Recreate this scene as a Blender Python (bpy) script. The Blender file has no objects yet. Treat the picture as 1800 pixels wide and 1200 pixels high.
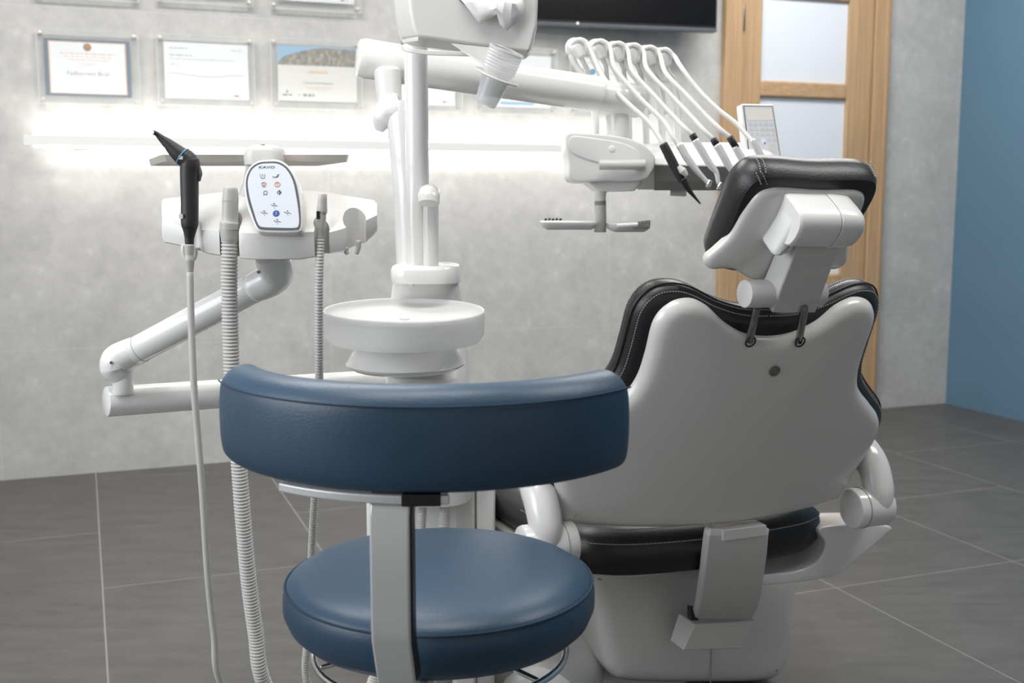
import bpy, bmesh, math, random
import numpy as np
from mathutils import Vector, Matrix
random.seed(4)
SC = bpy.context.scene
COL = SC.collection
PI = math.pi
R = math.radians
YAW = R(20.95)            # the room (and the treatment chair) is turned by this against the viewing direction
CY, SY = math.cos(YAW), math.sin(YAW)

# ------------------------------------------------------------------ camera
PITCH = R(7.35); FPX = 1969.3
cam = bpy.data.cameras.new('camera'); co = bpy.data.objects.new('camera', cam); COL.objects.link(co)
cam.sensor_width = 36; cam.lens = FPX / 1800 * 36
co.location = (0, 0, 1); co.rotation_euler = (PI / 2 - PITCH, 0, 0)
cam.clip_start = .05; cam.clip_end = 50
cam.dof.use_dof = True; cam.dof.focus_distance = 1.72; cam.dof.aperture_fstop = 6.3
SC.camera = co
# ------------------------------------------------------------------ world, exposure
SC.view_settings.view_transform = 'Standard'; SC.view_settings.look = 'None'
SC.view_settings.exposure = 0.12; SC.view_settings.gamma = 1; SC.view_settings.use_curve_mapping = False
w = bpy.data.worlds.new('world'); SC.world = w; w.use_nodes = True
w.node_tree.nodes['Background'].inputs[0].default_value = (.9, .92, .95, 1)
w.node_tree.nodes['Background'].inputs[1].default_value = .4

def room(x, y, z=0):       # room frame -> world
    return Vector((x * CY - y * SY, x * SY + y * CY, z))
def area_light(name, x, y, z, sx, sy, power, rot=(0, 0, 0), col=(1, 1, 1)):
    l = bpy.data.lights.new(name, 'AREA'); l.shape = 'RECTANGLE'; l.size = sx; l.size_y = sy; l.energy = power; l.color = col
    o = bpy.data.objects.new(name, l); COL.objects.link(o); o.location = room(x, y, z)
    o.rotation_euler = (rot[0], rot[1], rot[2] + YAW); return o
# ceiling panels of the surgery
LP = [(0.1, 2.95, 1.5, .55, 36), (2.6, 3.35, 1.5, .5, 34), (0.1, 1.2, 1.5, .5, 20), (2.2, 1.0, 1.5, .5, 20)]
for x, y, sx, sy, pw in LP:
    area_light('ceiling_panel_light', x, y, 2.675, sx, sy, pw, col=(1, .975, .94))
# soft cool fill, as from an unseen window added in the left wall
area_light('window_fill', -1.72, 1.3, 1.55, 1.3, 1.6, 22, rot=(0, -PI / 2, 0), col=(.95, .97, 1))

# ------------------------------------------------------------------ pixel calibration (measuring the photo once)
cP, sP = math.cos(PITCH), math.sin(PITCH)
CAM = Vector((0, 0, 1))
def ray(px, py):
    a = (px - 900) / FPX; b = (py - 600) / FPX
    return Vector((a, cP - sP * b, -sP - cP * b))
def U(px, py, Y):
    d = ray(px, py); return CAM + d * (Y / d.y)
class Fr:
    def __init__(s, o, ex=(1, 0, 0), ey=(0, 0, 1)):
        s.o = Vector(o); s.x = Vector(ex).normalized(); s.y = Vector(ey).normalized(); s.z = s.x.cross(s.y)
    def pt(s, u, v, n=0): return s.o + s.x * u + s.y * v + s.z * n
    def px(s, x, y, n=0):
        d = ray(x, y); o = s.o + s.z * n; t = (o - CAM).dot(s.z) / d.dot(s.z); q = CAM + d * t - s.o
        return q.dot(s.x), q.dot(s.y)

# ------------------------------------------------------------------ materials
def new_mat(name):
    m = bpy.data.materials.new(name); m.use_nodes = True; nt = m.node_tree
    return m, nt, nt.nodes['Principled BSDF']
def N(nt, t, **k):
    n = nt.nodes.new(t)
    for a, b in k.items():
        if a in n.inputs: n.inputs[a].default_value = b
        else: setattr(n, a, b)
    return n
def mat(name, col, rough=.4, metal=0, coat=0, bump=0, bscale=300, var=0, vscale=3, trans=0, alpha=1, sheen=0, ior=1.5):
    m, nt, b = new_mat(name)
    b.inputs['Base Color'].default_value = (*col, 1); b.inputs['Roughness'].default_value = rough
    b.inputs['Metallic'].default_value = metal; b.inputs['Coat Weight'].default_value = coat
    b.inputs['Coat Roughness'].default_value = .06
    b.inputs['Transmission Weight'].default_value = trans; b.inputs['Alpha'].default_value = alpha; b.inputs['IOR'].default_value = ior
    tc = N(nt, 'ShaderNodeTexCoord')
    if var:
        n = N(nt, 'ShaderNodeTexNoise', Scale=vscale, Detail=4); nt.links.new(tc.outputs['Object'], n.inputs['Vector'])
        r = N(nt, 'ShaderNodeMapRange'); r.inputs['From Min'].default_value = .3; r.inputs['From Max'].default_value = .7
        r.inputs['To Min'].default_value = 1 - var; r.inputs['To Max'].default_value = 1 + var
        nt.links.new(n.outputs['Fac'], r.inputs['Value'])
        mx = N(nt, 'ShaderNodeMix', data_type='RGBA', blend_type='MULTIPLY'); mx.inputs['Factor'].default_value = 1
        mx.inputs[6].default_value = (*col, 1); nt.links.new(r.outputs[0], mx.inputs[7]); nt.links.new(mx.outputs[2], b.inputs['Base Color'])
    if bump:
        n = N(nt, 'ShaderNodeTexNoise', Scale=bscale, Detail=3); nt.links.new(tc.outputs['Object'], n.inputs['Vector'])
        bp = N(nt, 'ShaderNodeBump', Strength=bump, Distance=.001); nt.links.new(n.outputs['Fac'], bp.inputs['Height']); nt.links.new(bp.outputs[0], b.inputs['Normal'])
    return m
def emis(name, col, s):
    m, nt, b = new_mat(name); b.inputs['Base Color'].default_value = (*col, 1)
    b.inputs['Emission Color'].default_value = (*col, 1); b.inputs['Emission Strength'].default_value = s; return m

def stone_wall():
    m, nt, b = new_mat('concrete_look_tile'); tc = N(nt, 'ShaderNodeTexCoord')
    def noise(s, d=5):
        n = N(nt, 'ShaderNodeTexNoise', Scale=s, Detail=d); n.inputs['Roughness'].default_value = .6
        nt.links.new(tc.outputs['Object'], n.inputs['Vector']); return n.outputs['Fac']
    v = N(nt, 'ShaderNodeTexVoronoi', Scale=22); nt.links.new(tc.outputs['Object'], v.inputs['Vector'])
    v2 = N(nt, 'ShaderNodeTexVoronoi', Scale=9); nt.links.new(tc.outputs['Object'], v2.inputs['Vector'])
    def rng(o, a, b_, c, d):
        r = N(nt, 'ShaderNodeMapRange'); r.inputs['From Min'].default_value = a; r.inputs['From Max'].default_value = b_
        r.inputs['To Min'].default_value = c; r.inputs['To Max'].default_value = d; nt.links.new(o, r.inputs['Value']); return r.outputs[0]
    def math_(op, a, c):
        n = N(nt, 'ShaderNodeMath', operation=op); nt.links.new(a, n.inputs[0])
        if isinstance(c, float): n.inputs[1].default_value = c
        else: nt.links.new(c, n.inputs[1])
        return n.outputs[0]
    a = rng(noise(5.5), .3, .7, -.09, .09); c = rng(noise(26), .3, .7, -.07, .07)
    d = rng(v.outputs['Distance'], 0, .42, .16, 0.); e = rng(v2.outputs['Distance'], 0, .3, .09, 0.)
    mask = rng(noise(11, 2), .5, .6, 0., 1.)
    d = math_('MULTIPLY', d, mask)
    f = rng(noise(160, 2), .3, .7, -.035, .035)
    s = math_('ADD', math_('ADD', math_('ADD', math_('ADD', a, c), d), e), f)
    s = math_('ADD', s, .97)
    mx = N(nt, 'ShaderNodeMix', data_type='RGBA', blend_type='MULTIPLY'); mx.inputs['Factor'].default_value = 1
    mx.inputs[6].default_value = (.475, .47, .455, 1); nt.links.new(s, mx.inputs[7]); nt.links.new(mx.outputs[2], b.inputs['Base Color'])
    b.inputs['Roughness'].default_value = .62
    return m
def floor_mat():
    m, nt, b = new_mat('dark_grey_stoneware'); tc = N(nt, 'ShaderNodeTexCoord')
    n1 = N(nt, 'ShaderNodeTexNoise', Scale=6, Detail=8); n1.inputs['Roughness'].default_value = .65
    mp = N(nt, 'ShaderNodeMapping'); mp.inputs['Scale'].default_value = (1, 3, 1)
    nt.links.new(tc.outputs['Object'], mp.inputs['Vector']); nt.links.new(mp.outputs[0], n1.inputs['Vector'])
    cr = N(nt, 'ShaderNodeValToRGB'); cr.color_ramp.elements[0].position = .3; cr.color_ramp.elements[1].position = .75
    cr.color_ramp.elements[0].color = (.058, .057, .055, 1); cr.color_ramp.elements[1].color = (.098, .096, .092, 1)
    nt.links.new(n1.outputs['Fac'], cr.inputs['Fac']); nt.links.new(cr.outputs['Color'], b.inputs['Base Color'])
    b.inputs['Roughness'].default_value = .5
    n2 = N(nt, 'ShaderNodeTexNoise', Scale=90, Detail=3); nt.links.new(tc.outputs['Object'], n2.inputs['Vector'])
    bp = N(nt, 'ShaderNodeBump', Strength=.15, Distance=.002); nt.links.new(n2.outputs['Fac'], bp.inputs['Height']); nt.links.new(bp.outputs[0], b.inputs['Normal'])
    return m
def wood_mat(name, vertical=True, dark=1.):
    m, nt, b = new_mat(name); tc = N(nt, 'ShaderNodeTexCoord'); mp = N(nt, 'ShaderNodeMapping')
    mp.inputs['Scale'].default_value = (60, 60, 2.2) if vertical else (2.2, 60, 60)
    nt.links.new(tc.outputs['Object'], mp.inputs['Vector'])
    n = N(nt, 'ShaderNodeTexNoise', Scale=1.4, Detail=6); n.inputs['Roughness'].default_value = .6; nt.links.new(mp.outputs[0], n.inputs['Vector'])
    cr = N(nt, 'ShaderNodeValToRGB'); cr.color_ramp.elements[0].position = .25; cr.color_ramp.elements[1].position = .8
    cr.color_ramp.elements[0].color = (.36 * dark, .225 * dark, .12 * dark, 1); cr.color_ramp.elements[1].color = (.53 * dark, .365 * dark, .21 * dark, 1)
    nt.links.new(n.outputs['Fac'], cr.inputs['Fac']); nt.links.new(cr.outputs['Color'], b.inputs['Base Color'])
    b.inputs['Roughness'].default_value = .45
    return m
M = dict(
    wall=stone_wall(), floor=floor_mat(), grout=mat('grout', (.22, .215, .205), .8), wgrout=mat('wall_grout', (.55, .545, .53), .8),
    blue=mat('blue_paint', (.098, .188, .272), .55, bump=.1, bscale=120, var=.03), ceil=mat('ceiling_white', (.75, .75, .74), .8),
    plain=mat('plain_wall', (.62, .61, .6), .8),
    wood=wood_mat('oak_vertical'), woodh=wood_mat('oak_rail', False), frost=mat('frosted_glass', (.67, .70, .75), .35, coat=.2),
    white=mat('gloss_white', (.80, .80, .785), .2, coat=.5), white2=mat('satin_white', (.76, .76, .745), .38, coat=.15),
    shell=mat('shell_white', (.72, .71, .685), .28, coat=.4), warm=mat('warm_grey_plastic', (.50, .49, .465), .4),
    greyw=mat('light_grey_plastic', (.64, .635, .615), .35, coat=.2), panelw=mat('membrane_white', (.66, .69, .74), .3),
    dgrey=mat('slate_grey', (.075, .085, .1), .4), black=mat('black_plastic', (.012, .012, .013), .35), blackm=mat('matt_black', (.02, .02, .021), .5, bump=.1),
    leather=mat('black_leather', (.016, .016, .017), .36, bump=.35, bscale=420), bleather=mat('blue_leather', (.020, .056, .102), .40, bump=.3, bscale=380, var=.06, vscale=9),
    bseam=mat('blue_seam', (.013, .035, .062), .85), thread=mat('grey_thread', (.32, .31, .29), .7),
    steel=mat('brushed_steel', (.62, .58, .54), .36, metal=.45), chrome=mat('chrome', (.75, .75, .75), .1, metal=1), alu=mat('anodised_aluminium', (.62, .63, .63), .34, metal=.35),
    dchrome=mat('dark_chrome', (.35, .34, .33), .2, metal=1),
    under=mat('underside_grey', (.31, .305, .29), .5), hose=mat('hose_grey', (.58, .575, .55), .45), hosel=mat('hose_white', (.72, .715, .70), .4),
    paper=mat('paper_white', (.78, .79, .82), .7), paper2=mat('paper_cream', (.68, .665, .64), .7), navy=mat('navy_print', (.035, .09, .16), .6), peach=mat('peach_print', (.75, .5, .38), .6),
    orange=mat('orange_print', (.75, .36, .16), .6), greyp=mat('grey_print', (.25, .25, .27), .6), lgreyp=mat('pale_grey_print', (.52, .53, .56), .6), gold=mat('bronze_seal', (.33, .17, .07), .5),
    redp=mat('red_print', (.45, .06, .07), .6), bluep=mat('blue_print', (.03, .07, .3), .5), lbluep=mat('sky_print', (.22, .42, .62), .6), greenp=mat('green_print', (.12, .3, .27), .6),
    orangep=mat('orange_icon', (.6, .2, .07), .6), bluering=mat('blue_ring', (.15, .4, .65), .3), rubber=mat('grey_rubber', (.12, .12, .12), .6),
    tissue=mat('tissue_paper', (.82, .82, .81), .9), screen=mat('tv_screen', (.006, .006, .007), .15), lcd=mat('lcd', (.78, .77, .72), .3),
    led=emis('led_strip', (1, .975, .945), 15), lamp=emis('lamp_diffuser', (1, 1, 1), 3.), win_fill=emis('window_fill', (.85, .92, 1), 1.5),
    brass=mat('hinge_metal', (.2, .19, .18), .4, metal=1))
def skyline():
    m, nt, b = new_mat('printed_city_photo'); tc = N(nt, 'ShaderNodeTexCoord')
    mp = N(nt, 'ShaderNodeMapping'); mp.inputs['Scale'].default_value = (110, 1, 70); nt.links.new(tc.outputs['Object'], mp.inputs['Vector'])
    v = N(nt, 'ShaderNodeTexVoronoi', Scale=1.); nt.links.new(mp.outputs[0], v.inputs['Vector'])
    cr = N(nt, 'ShaderNodeValToRGB'); cr.color_ramp.elements[0].color = (.08, .09, .11, 1); cr.color_ramp.elements[1].color = (.42, .36, .26, 1)
    e = cr.color_ramp.elements.new(.5); e.color = (.2, .17, .13, 1)
    nt.links.new(v.outputs['Color'], cr.inputs['Fac']); nt.links.new(cr.outputs['Color'], b.inputs['Base Color']); b.inputs['Roughness'].default_value = .5
    return m
M['city'] = skyline()
def clear_mat(name, tint, mixf, rough=.05):
    m, nt, b = new_mat(name); nt.nodes.remove(b); out = nt.nodes['Material Output']
    t = N(nt, 'ShaderNodeBsdfTransparent'); t.inputs[0].default_value = (*tint, 1)
    g = N(nt, 'ShaderNodeBsdfPrincipled'); g.inputs['Base Color'].default_value = (.85, .86, .86, 1); g.inputs['Roughness'].default_value = rough; g.inputs['Coat Weight'].default_value = .5
    mx = N(nt, 'ShaderNodeMixShader'); mx.inputs[0].default_value = mixf
    nt.links.new(t.outputs[0], mx.inputs[1]); nt.links.new(g.outputs[0], mx.inputs[2]); nt.links.new(mx.outputs[0], out.inputs[0]); return m
M['acrylic'] = clear_mat('clear_acrylic', (.97, .975, .97), .10, .08)
M['acrylic_edge'] = mat('acrylic_edge', (.58, .58, .57), .25)
M['cup'] = clear_mat('clear_cup_plastic', (.97, .97, .97), .34, .12)
def frosty():
    m, nt, b = new_mat('frosted_bowl_glass')
    b.inputs['Base Color'].default_value = (.93, .935, .925, 1); b.inputs['Roughness'].default_value = .42
    b.inputs['Transmission Weight'].default_value = .4; b.inputs['IOR'].default_value = 1.12; b.inputs['Subsurface Weight'].default_value = 0
    return m
M['frosty'] = frosty()

# ------------------------------------------------------------------ mesh helpers
def thing(name, label, cat, loc=(0, 0, 0), group=None):
    o = bpy.data.objects.new(name, None); COL.objects.link(o); o.location = loc; o.empty_display_size = .05
    o['label'] = label; o['category'] = cat
    if group: o['group'] = group
    return o
def tag(o, label, cat, group=None):
    o['label'] = label; o['category'] = cat
    if group: o['group'] = group
    return o
def link(name, me, m, parent=None, smooth=True, bevel=0, seg=3, wn=True, origin=None):
    mats = m if isinstance(m, (list, tuple)) else [m]
    for x in mats: me.materials.append(M[x])
    if smooth:
        me.polygons.foreach_set('use_smooth', [True] * len(me.polygons))
        try: me.set_sharp_from_angle(angle=R(38))
        except Exception: pass
    o = bpy.data.objects.new(name, me); COL.objects.link(o)
    if parent is None:                       # give a one-mesh thing its origin at its own place
        n = len(me.vertices)
        c = sum((v.co for v in me.vertices), Vector()) / max(n, 1)
        me.transform(Matrix.Translation(-c)); o.location = c
    if parent is not None:
        o.parent = parent
        if parent.type == 'EMPTY': o.matrix_parent_inverse = Matrix.Translation(-Vector(parent.location))
    if bevel:
        b = o.modifiers.new('bevel', 'BEVEL'); b.width = bevel; b.segments = seg; b.limit_method = 'ANGLE'; b.angle_limit = R(32)
        if hasattr(b, 'harden_normals'): b.harden_normals = True
    return o
def mesh(vs, fs, name='m'):
    me = bpy.data.meshes.new(name); me.from_pydata([tuple(v) for v in vs], [], [tuple(f) for f in fs]); me.update()
    bm = bmesh.new(); bm.from_mesh(me); bmesh.ops.recalc_face_normals(bm, faces=bm.faces); bm.to_mesh(me); bm.free(); return me
class MB:
    """collects shapes of one part"""
    def __init__(s): s.v = []; s.f = []; s.m = []
    def add(s, vs, fs, mi=0):
        k = len(s.v); s.v += [Vector(v) for v in vs]; s.f += [tuple(i + k for i in f) for f in fs]; s.m += [mi] * len(fs); return s
    def hexa(s, P, mi=0):   # 8 points: bottom 4, top 4
        return s.add(P, [(0, 1, 2, 3), (4, 7, 6, 5), (0, 4, 5, 1), (1, 5, 6, 2), (2, 6, 7, 3), (3, 7, 4, 0)], mi)
    def box(s, fr, u0, u1, v0, v1, n0, n1, mi=0):
        return s.hexa([fr.pt(u, v, n) for n in (n0, n1) for u, v in ((u0, v0), (u1, v0), (u1, v1), (u0, v1))], mi)
    def rings(s, rings, cap=True, mi=0):
        k = len(rings[0]); vs = [p for r in rings for p in r]; fs = []
        for i in range(len(rings) - 1):
            for j in range(k): fs.append((i * k + j, i * k + (j + 1) % k, (i + 1) * k + (j + 1) % k, (i + 1) * k + j))
        if cap:
            fs.append(tuple(range(k))); fs.append(tuple(range((len(rings) - 1) * k, len(rings) * k)))
        return s.add(vs, fs, mi)
    def build(s, name, m, parent=None, **k):
        me = bpy.data.meshes.new(name); me.from_pydata([tuple(v) for v in s.v], [], s.f); me.update()
        me.polygons.foreach_set('material_index', s.m)
        bm = bmesh.new(); bm.from_mesh(me); bmesh.ops.recalc_face_normals(bm, faces=bm.faces); bm.to_mesh(me); bm.free()
        return link(name, me, m, parent, **k)
def cat(P, k=8, closed=False):
    P = [Vector(p) if len(p) == 3 else Vector((p[0], p[1], 0)) for p in P]; n = len(P); out = []
    rng = range(n) if closed else range(n - 1)
    for i in rng:
        a = P[(i - 1) % n] if closed or i else P[0] * 2 - P[1]
        b = P[i]; c = P[(i + 1) % n]
        d = P[(i + 2) % n] if closed or i + 2 < n else P[-1] * 2 - P[-2]
        for j in range(k):
            t = j / k
            out.append(.5 * ((2 * b) + (c - a) * t + (2 * a - 5 * b + 4 * c - d) * t * t + (3 * b - a - 3 * c + d) * t ** 3))
    if not closed: out.append(P[-1].copy())
    return out
def cat_uv(P, k=4): return [(q.x, q.y) for q in cat(P, k)]
def tube_rings(P, rad, seg=16, flat=1., ref=None):
    """P dense points, rad list; parallel-transported rings"""
    n = len(P); T = []
    for i in range(n):
        t = (P[min(i + 1, n - 1)] - P[max(i - 1, 0)]); T.append(t.normalized() if t.length > 1e-9 else Vector((0, 0, 1)))
    up = Vector(ref) if ref else (Vector((0, 1, 0)) if abs(T[0].y) < .9 else Vector((1, 0, 0)))
    A = (up - T[0] * up.dot(T[0])).normalized(); out = []
    for i in range(n):
        A = (A - T[i] * A.dot(T[i])).normalized(); B = T[i].cross(A)
        out.append([P[i] + (A * math.cos(2 * PI * j / seg) * flat + B * math.sin(2 * PI * j / seg)) * rad[i] for j in range(seg)])
    return out
def tube(P, rad, seg=16, k=8, round_end=True, flat=1., ref=None, spline=True, mb=None, mi=0):
    P = [Vector(p) for p in P]
    if not isinstance(rad, (list, tuple)): rad = [rad] * len(P)
    if spline and len(P) > 2:
        Q = cat(P, k); rr = []
        for i in range(len(P) - 1): rr += [rad[i] + (rad[i + 1] - rad[i]) * j / k for j in range(k)]
        rr.append(rad[-1])
    else: Q, rr = P, list(rad)
    if round_end:
        e = .28
        a = Q[0]; d = (Q[1] - Q[0]).normalized(); b = Q[-1]; d2 = (Q[-1] - Q[-2]).normalized(); r0, r1 = rr[0], rr[-1]
        Q = [a - d * r0 * e, a - d * r0 * e * .75] + Q + [b + d2 * r1 * e * .75, b + d2 * r1 * e]
        rr = [r0 * .6, r0 * .85] + rr + [r1 * .85, r1 * .6]
    mb = mb or MB(); mb.rings(tube_rings(Q, rr, seg, flat, ref), mi=mi); return mb
def corrugated(P, r, pitch, depth=.13, seg=18):
    Q = cat(P, 40); L = [0]
    for i in range(1, len(Q)): L.append(L[-1] + (Q[i] - Q[i - 1]).length)
    step = pitch / 5; n = int(L[-1] / step); pts = []; rr = []; j = 0
    prof = [1, 1, 1 - depth * .6, 1 - depth, 1 - depth * .6]
    for i in range(n):
        s = i * step
        while j < len(L) - 2 and L[j + 1] < s: j += 1
        t = (s - L[j]) / max(L[j + 1] - L[j], 1e-9); pts.append(Q[j].lerp(Q[j + 1], t)); rr.append(r * prof[i % 5])
    mb = MB(); mb.rings(tube_rings(pts, rr, seg)); return mb
def lathe(prof, c, axis=(0, 0, 1), seg=48, mb=None, mi=0, cap=True):
    a = Vector(axis).normalized(); x = a.orthogonal().normalized(); y = a.cross(x); c = Vector(c)
    rings = [[c + a * h + (x * math.cos(2 * PI * j / seg) + y * math.sin(2 * PI * j / seg)) * max(r, 1e-5) for j in range(seg)] for r, h in prof]
    mb = mb or MB(); mb.rings(rings, cap=cap, mi=mi); return mb
def cyl(a, b, r, seg=32, rd=.0, mb=None, mi=0):
    a, b = Vector(a), Vector(b); L = (b - a).length; rd = rd or r * .12
    prof = [(r - rd, 0), (r - rd * .3, rd * .3), (r, rd), (r, L - rd), (r - rd * .3, L - rd * .3), (r - rd, L)]
    return lathe(prof, a, b - a, seg, mb, mi)
def offset(out, d):
    n = len(out); ar = sum(out[i].x * out[(i + 1) % n].y - out[(i + 1) % n].x * out[i].y for i in range(n)); sg = 1 if ar > 0 else -1
    res = []
    for i in range(n):
        t = (out[(i + 1) % n] - out[i - 1]); t.normalize(); nn = Vector((t.y, -t.x, 0)) * sg
        res.append(out[i] - nn * d)
    return res
def solid(out, fr, prof, dome0=0, dome1=0, k=6, spline=True, caps=(.85, .62, .38, .16), fn=None, mb=None, mi=0, cen=None):
    """rounded slab from a closed outline; prof = [(inset, n)...]; caps close with concentric rings"""
    o = cat(out, k, True) if spline else [Vector((p[0], p[1], 0)) for p in out]
    if cen is None:
        c = sum(o, Vector()) / len(o)
    else: c = Vector((cen[0], cen[1], 0))
    lay = []
    def P(q, n): return fr.pt(q.x, q.y, n + (fn(q.x, q.y) if fn else 0))
    first = offset(o, prof[0][0]); last = offset(o, prof[-1][0])
    for s_ in reversed(caps): lay.append([P(c + (q - c) * s_, prof[0][1] + dome0 * (1 - s_ * s_)) for q in first])
    for ins, n in prof: lay.append([P(q, n) for q in offset(o, ins)])
    for s_ in caps: lay.append([P(c + (q - c) * s_, prof[-1][1] + dome1 * (1 - s_ * s_)) for q in last])
    mb = mb or MB(); mb.rings(lay, mi=mi); return mb
def shrink(out, d):
    c = sum(out, Vector()) / len(out); return [(p.x, p.y) for p in (c + (q - c) * (1 - d / (q - c).length) for q in out)]
def rprof(n0, n1, r, steps=4):
    """quarter-round edges from n0 to n1"""
    sg = 1 if n1 > n0 else -1; out = []
    for i in range(steps + 1):
        a = PI / 2 * i / steps; out.append((r * (1 - math.sin(a)), n0 + sg * r * (1 - math.cos(a))))
    for i in range(steps + 1):
        a = PI / 2 * i / steps; out.append((r * (1 - math.cos(a)), n1 - sg * r * (1 - math.sin(a))))
    return out
def rrect(u0, u1, v0, v1, r, k=5):
    P = []
    for cx, cy, a0 in ((u1 - r, v1 - r, 0), (u0 + r, v1 - r, 90), (u0 + r, v0 + r, 180), (u1 - r, v0 + r, 270)):
        for i in range(k + 1):
            a = R(a0 + 90 * i / k); P.append((cx + r * math.cos(a), cy + r * math.sin(a)))
    return P
def flat(out, fr, n, name, m, parent, th=.0004, spline=False):
    o = cat(out, 6, True) if spline else [Vector((p[0], p[1], 0)) for p in out]
    mb = MB(); mb.rings([[fr.pt(q.x, q.y, n) for q in o], [fr.pt(q.x, q.y, n + th) for q in o]])
    return mb.build(name, m, parent, smooth=False)
def text(s, fr, u, v, n, size, name, m, parent, align='CENTER', bold=0, sx=1.):
    c = bpy.data.curves.new(name, 'FONT'); c.body = s; c.size = size; c.align_x = align; c.align_y = 'CENTER'; c.extrude = .0002; c.offset = bold
    t = bpy.data.objects.new(name, c); COL.objects.link(t)
    me = bpy.data.meshes.new_from_object(t); COL.objects.unlink(t); bpy.data.objects.remove(t)
    for vt in me.vertices:
        x, y, z = vt.co; vt.co = fr.pt(u + x * sx, v + y, n + z)
    return link(name, me, m, parent, smooth=False)
def dashes(P, r, step=.0045, gap=.45, mb=None):
    mb = mb or MB(); L = [0]
    for i in range(1, len(P)): L.append(L[-1] + (P[i] - P[i - 1]).length)
    def at(s):
        for i in range(1, len(L)):
            if L[i] >= s: return P[i - 1].lerp(P[i], (s - L[i - 1]) / max(L[i] - L[i - 1], 1e-9))
        return P[-1]
    for i in range(int(L[-1] / step)):
        a, b = at(i * step), at((i + 1 - gap) * step)
        if (b - a).length > 1e-6: mb.rings(tube_rings([a, b], [r, r], 5))
    return mb
def struct(o): o['kind'] = 'structure'; return o
def cut(o, cutters):
    for c in cutters:
        md = o.modifiers.new('b', 'BOOLEAN'); md.object = c; md.operation = 'DIFFERENCE'; md.solver = 'EXACT'
    bpy.context.view_layer.update()
    dg = bpy.context.evaluated_depsgraph_get(); me = bpy.data.meshes.new_from_object(o.evaluated_get(dg))
    o.modifiers.clear(); o.data = me
    for c in cutters: bpy.data.objects.remove(c)
    me.polygons.foreach_set('use_smooth', [True] * len(me.polygons))
    try: me.set_sharp_from_angle(angle=R(35))
    except Exception: pass

# ------------------------------------------------------------------ ROOM
DW = 4.283; XB = 3.911; XL = -1.75; YB = -1.6; HC = 2.7
WF = Fr(room(0, DW), (CY, SY, 0), (0, 0, 1))           # back wall plane, u = room x, v = z, n towards the camera
FL = Fr((0, 0, 0), (CY, SY, 0), (-SY, CY, 0))           # floor plane, u = room x, v = room y
# floor: large stoneware tiles with narrow light joints
mb = MB(); mb.box(FL, XL - .1, XB + .1, YB - .1, DW + .1, -.12, -.0003, 1)
tw = .5895; g = .0021
cols = np.arange(-3, 7) * tw + .0095
for i, x0 in enumerate(cols):
    x1 = x0 + tw; off = 2.305 + (.64 if i in (7,) else 0) + (0 if i not in (4, 6) else .0)
    ys = [off + 1.19 * k for k in range(-5, 4)]
    if i == 7: ys = sorted(ys + [2.305])
    if i == 2 or i == 3: ys = [y - .52 for y in ys] if i == 3 else ys
    a, b = max(x0, XL), min(x1, XB)
    if b <= a: continue
    for y0, y1 in zip(ys[:-1], ys[1:]):
        c, d = max(y0, YB), min(y1, DW)
        if d - c < .01: continue
        mb.box(FL, a + g, b - g, c + g, d - g, -.004, 0, 0)
struct(mb.build('floor', ['floor', 'grout'], smooth=False))
zj = WF.px(768, 584)[1]
xj = WF.px(1071, 440)[0]
mb = MB(); mb.box(WF, XL - .1, XB + .1, -.12, HC, -.12, -.0003, 1)
dx0, dx1 = WF.px(1262, 300)[0], WF.px(1547, 300)[0]
def wtile(a, b, c, d): mb.box(WF, a + .0011, b - .0011, c + .0011, d - .0011, -.004, 0, 0)
for k in range(-3, 3):
    a, b = xj + k * 1.19, xj + (k + 1) * 1.19
    a, b = max(a, XL), min(b, XB)
    if b <= a: continue
    for c, d in ((0, zj), (zj, zj + 1.19), (zj + 1.19, HC)): wtile(a, b, c, d)
struct(mb.build('wall_back', ['wall', 'wgrout'], smooth=False))
mb = MB(); mb.box(FL, XB, XB + .12, YB - .1, DW + .12, -.1, HC); struct(mb.build('wall_right', 'blue', smooth=False))
mb = MB(); mb.box(FL, XL - .12, XL, YB - .1, DW + .12, -.1, HC); struct(mb.build('wall_left', 'plain', smooth=False))
mb = MB(); mb.box(FL, XL - .12, XB + .12, YB - .12, YB, -.1, HC); struct(mb.build('wall_rear', 'plain', smooth=False))
mb = MB(); mb.box(FL, XL - .12, XB + .12, YB - .12, DW + .12, HC, HC + .12); struct(mb.build('ceiling', 'ceil', smooth=False))
mb = MB(); mb.box(FL, XL, XL + .012, .62, 1.98, .72, 2.38); struct(mb.build('added_window_1', 'win_fill', smooth=False))  # glowing panel added as an unseen window, part of the soft fill
for x, y, sx, sy, pw in LP:
    t = MB(); t.box(FL, x - sx / 2, x + sx / 2, y - sy / 2, y + sy / 2, 2.682, 2.699)
    o = t.build('ceiling_light', 'lamp', smooth=False); tag(o, 'flat rectangular white ceiling panel light above the surgery, out of the picture', 'ceiling light', 'ceiling panel lights')

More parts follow.
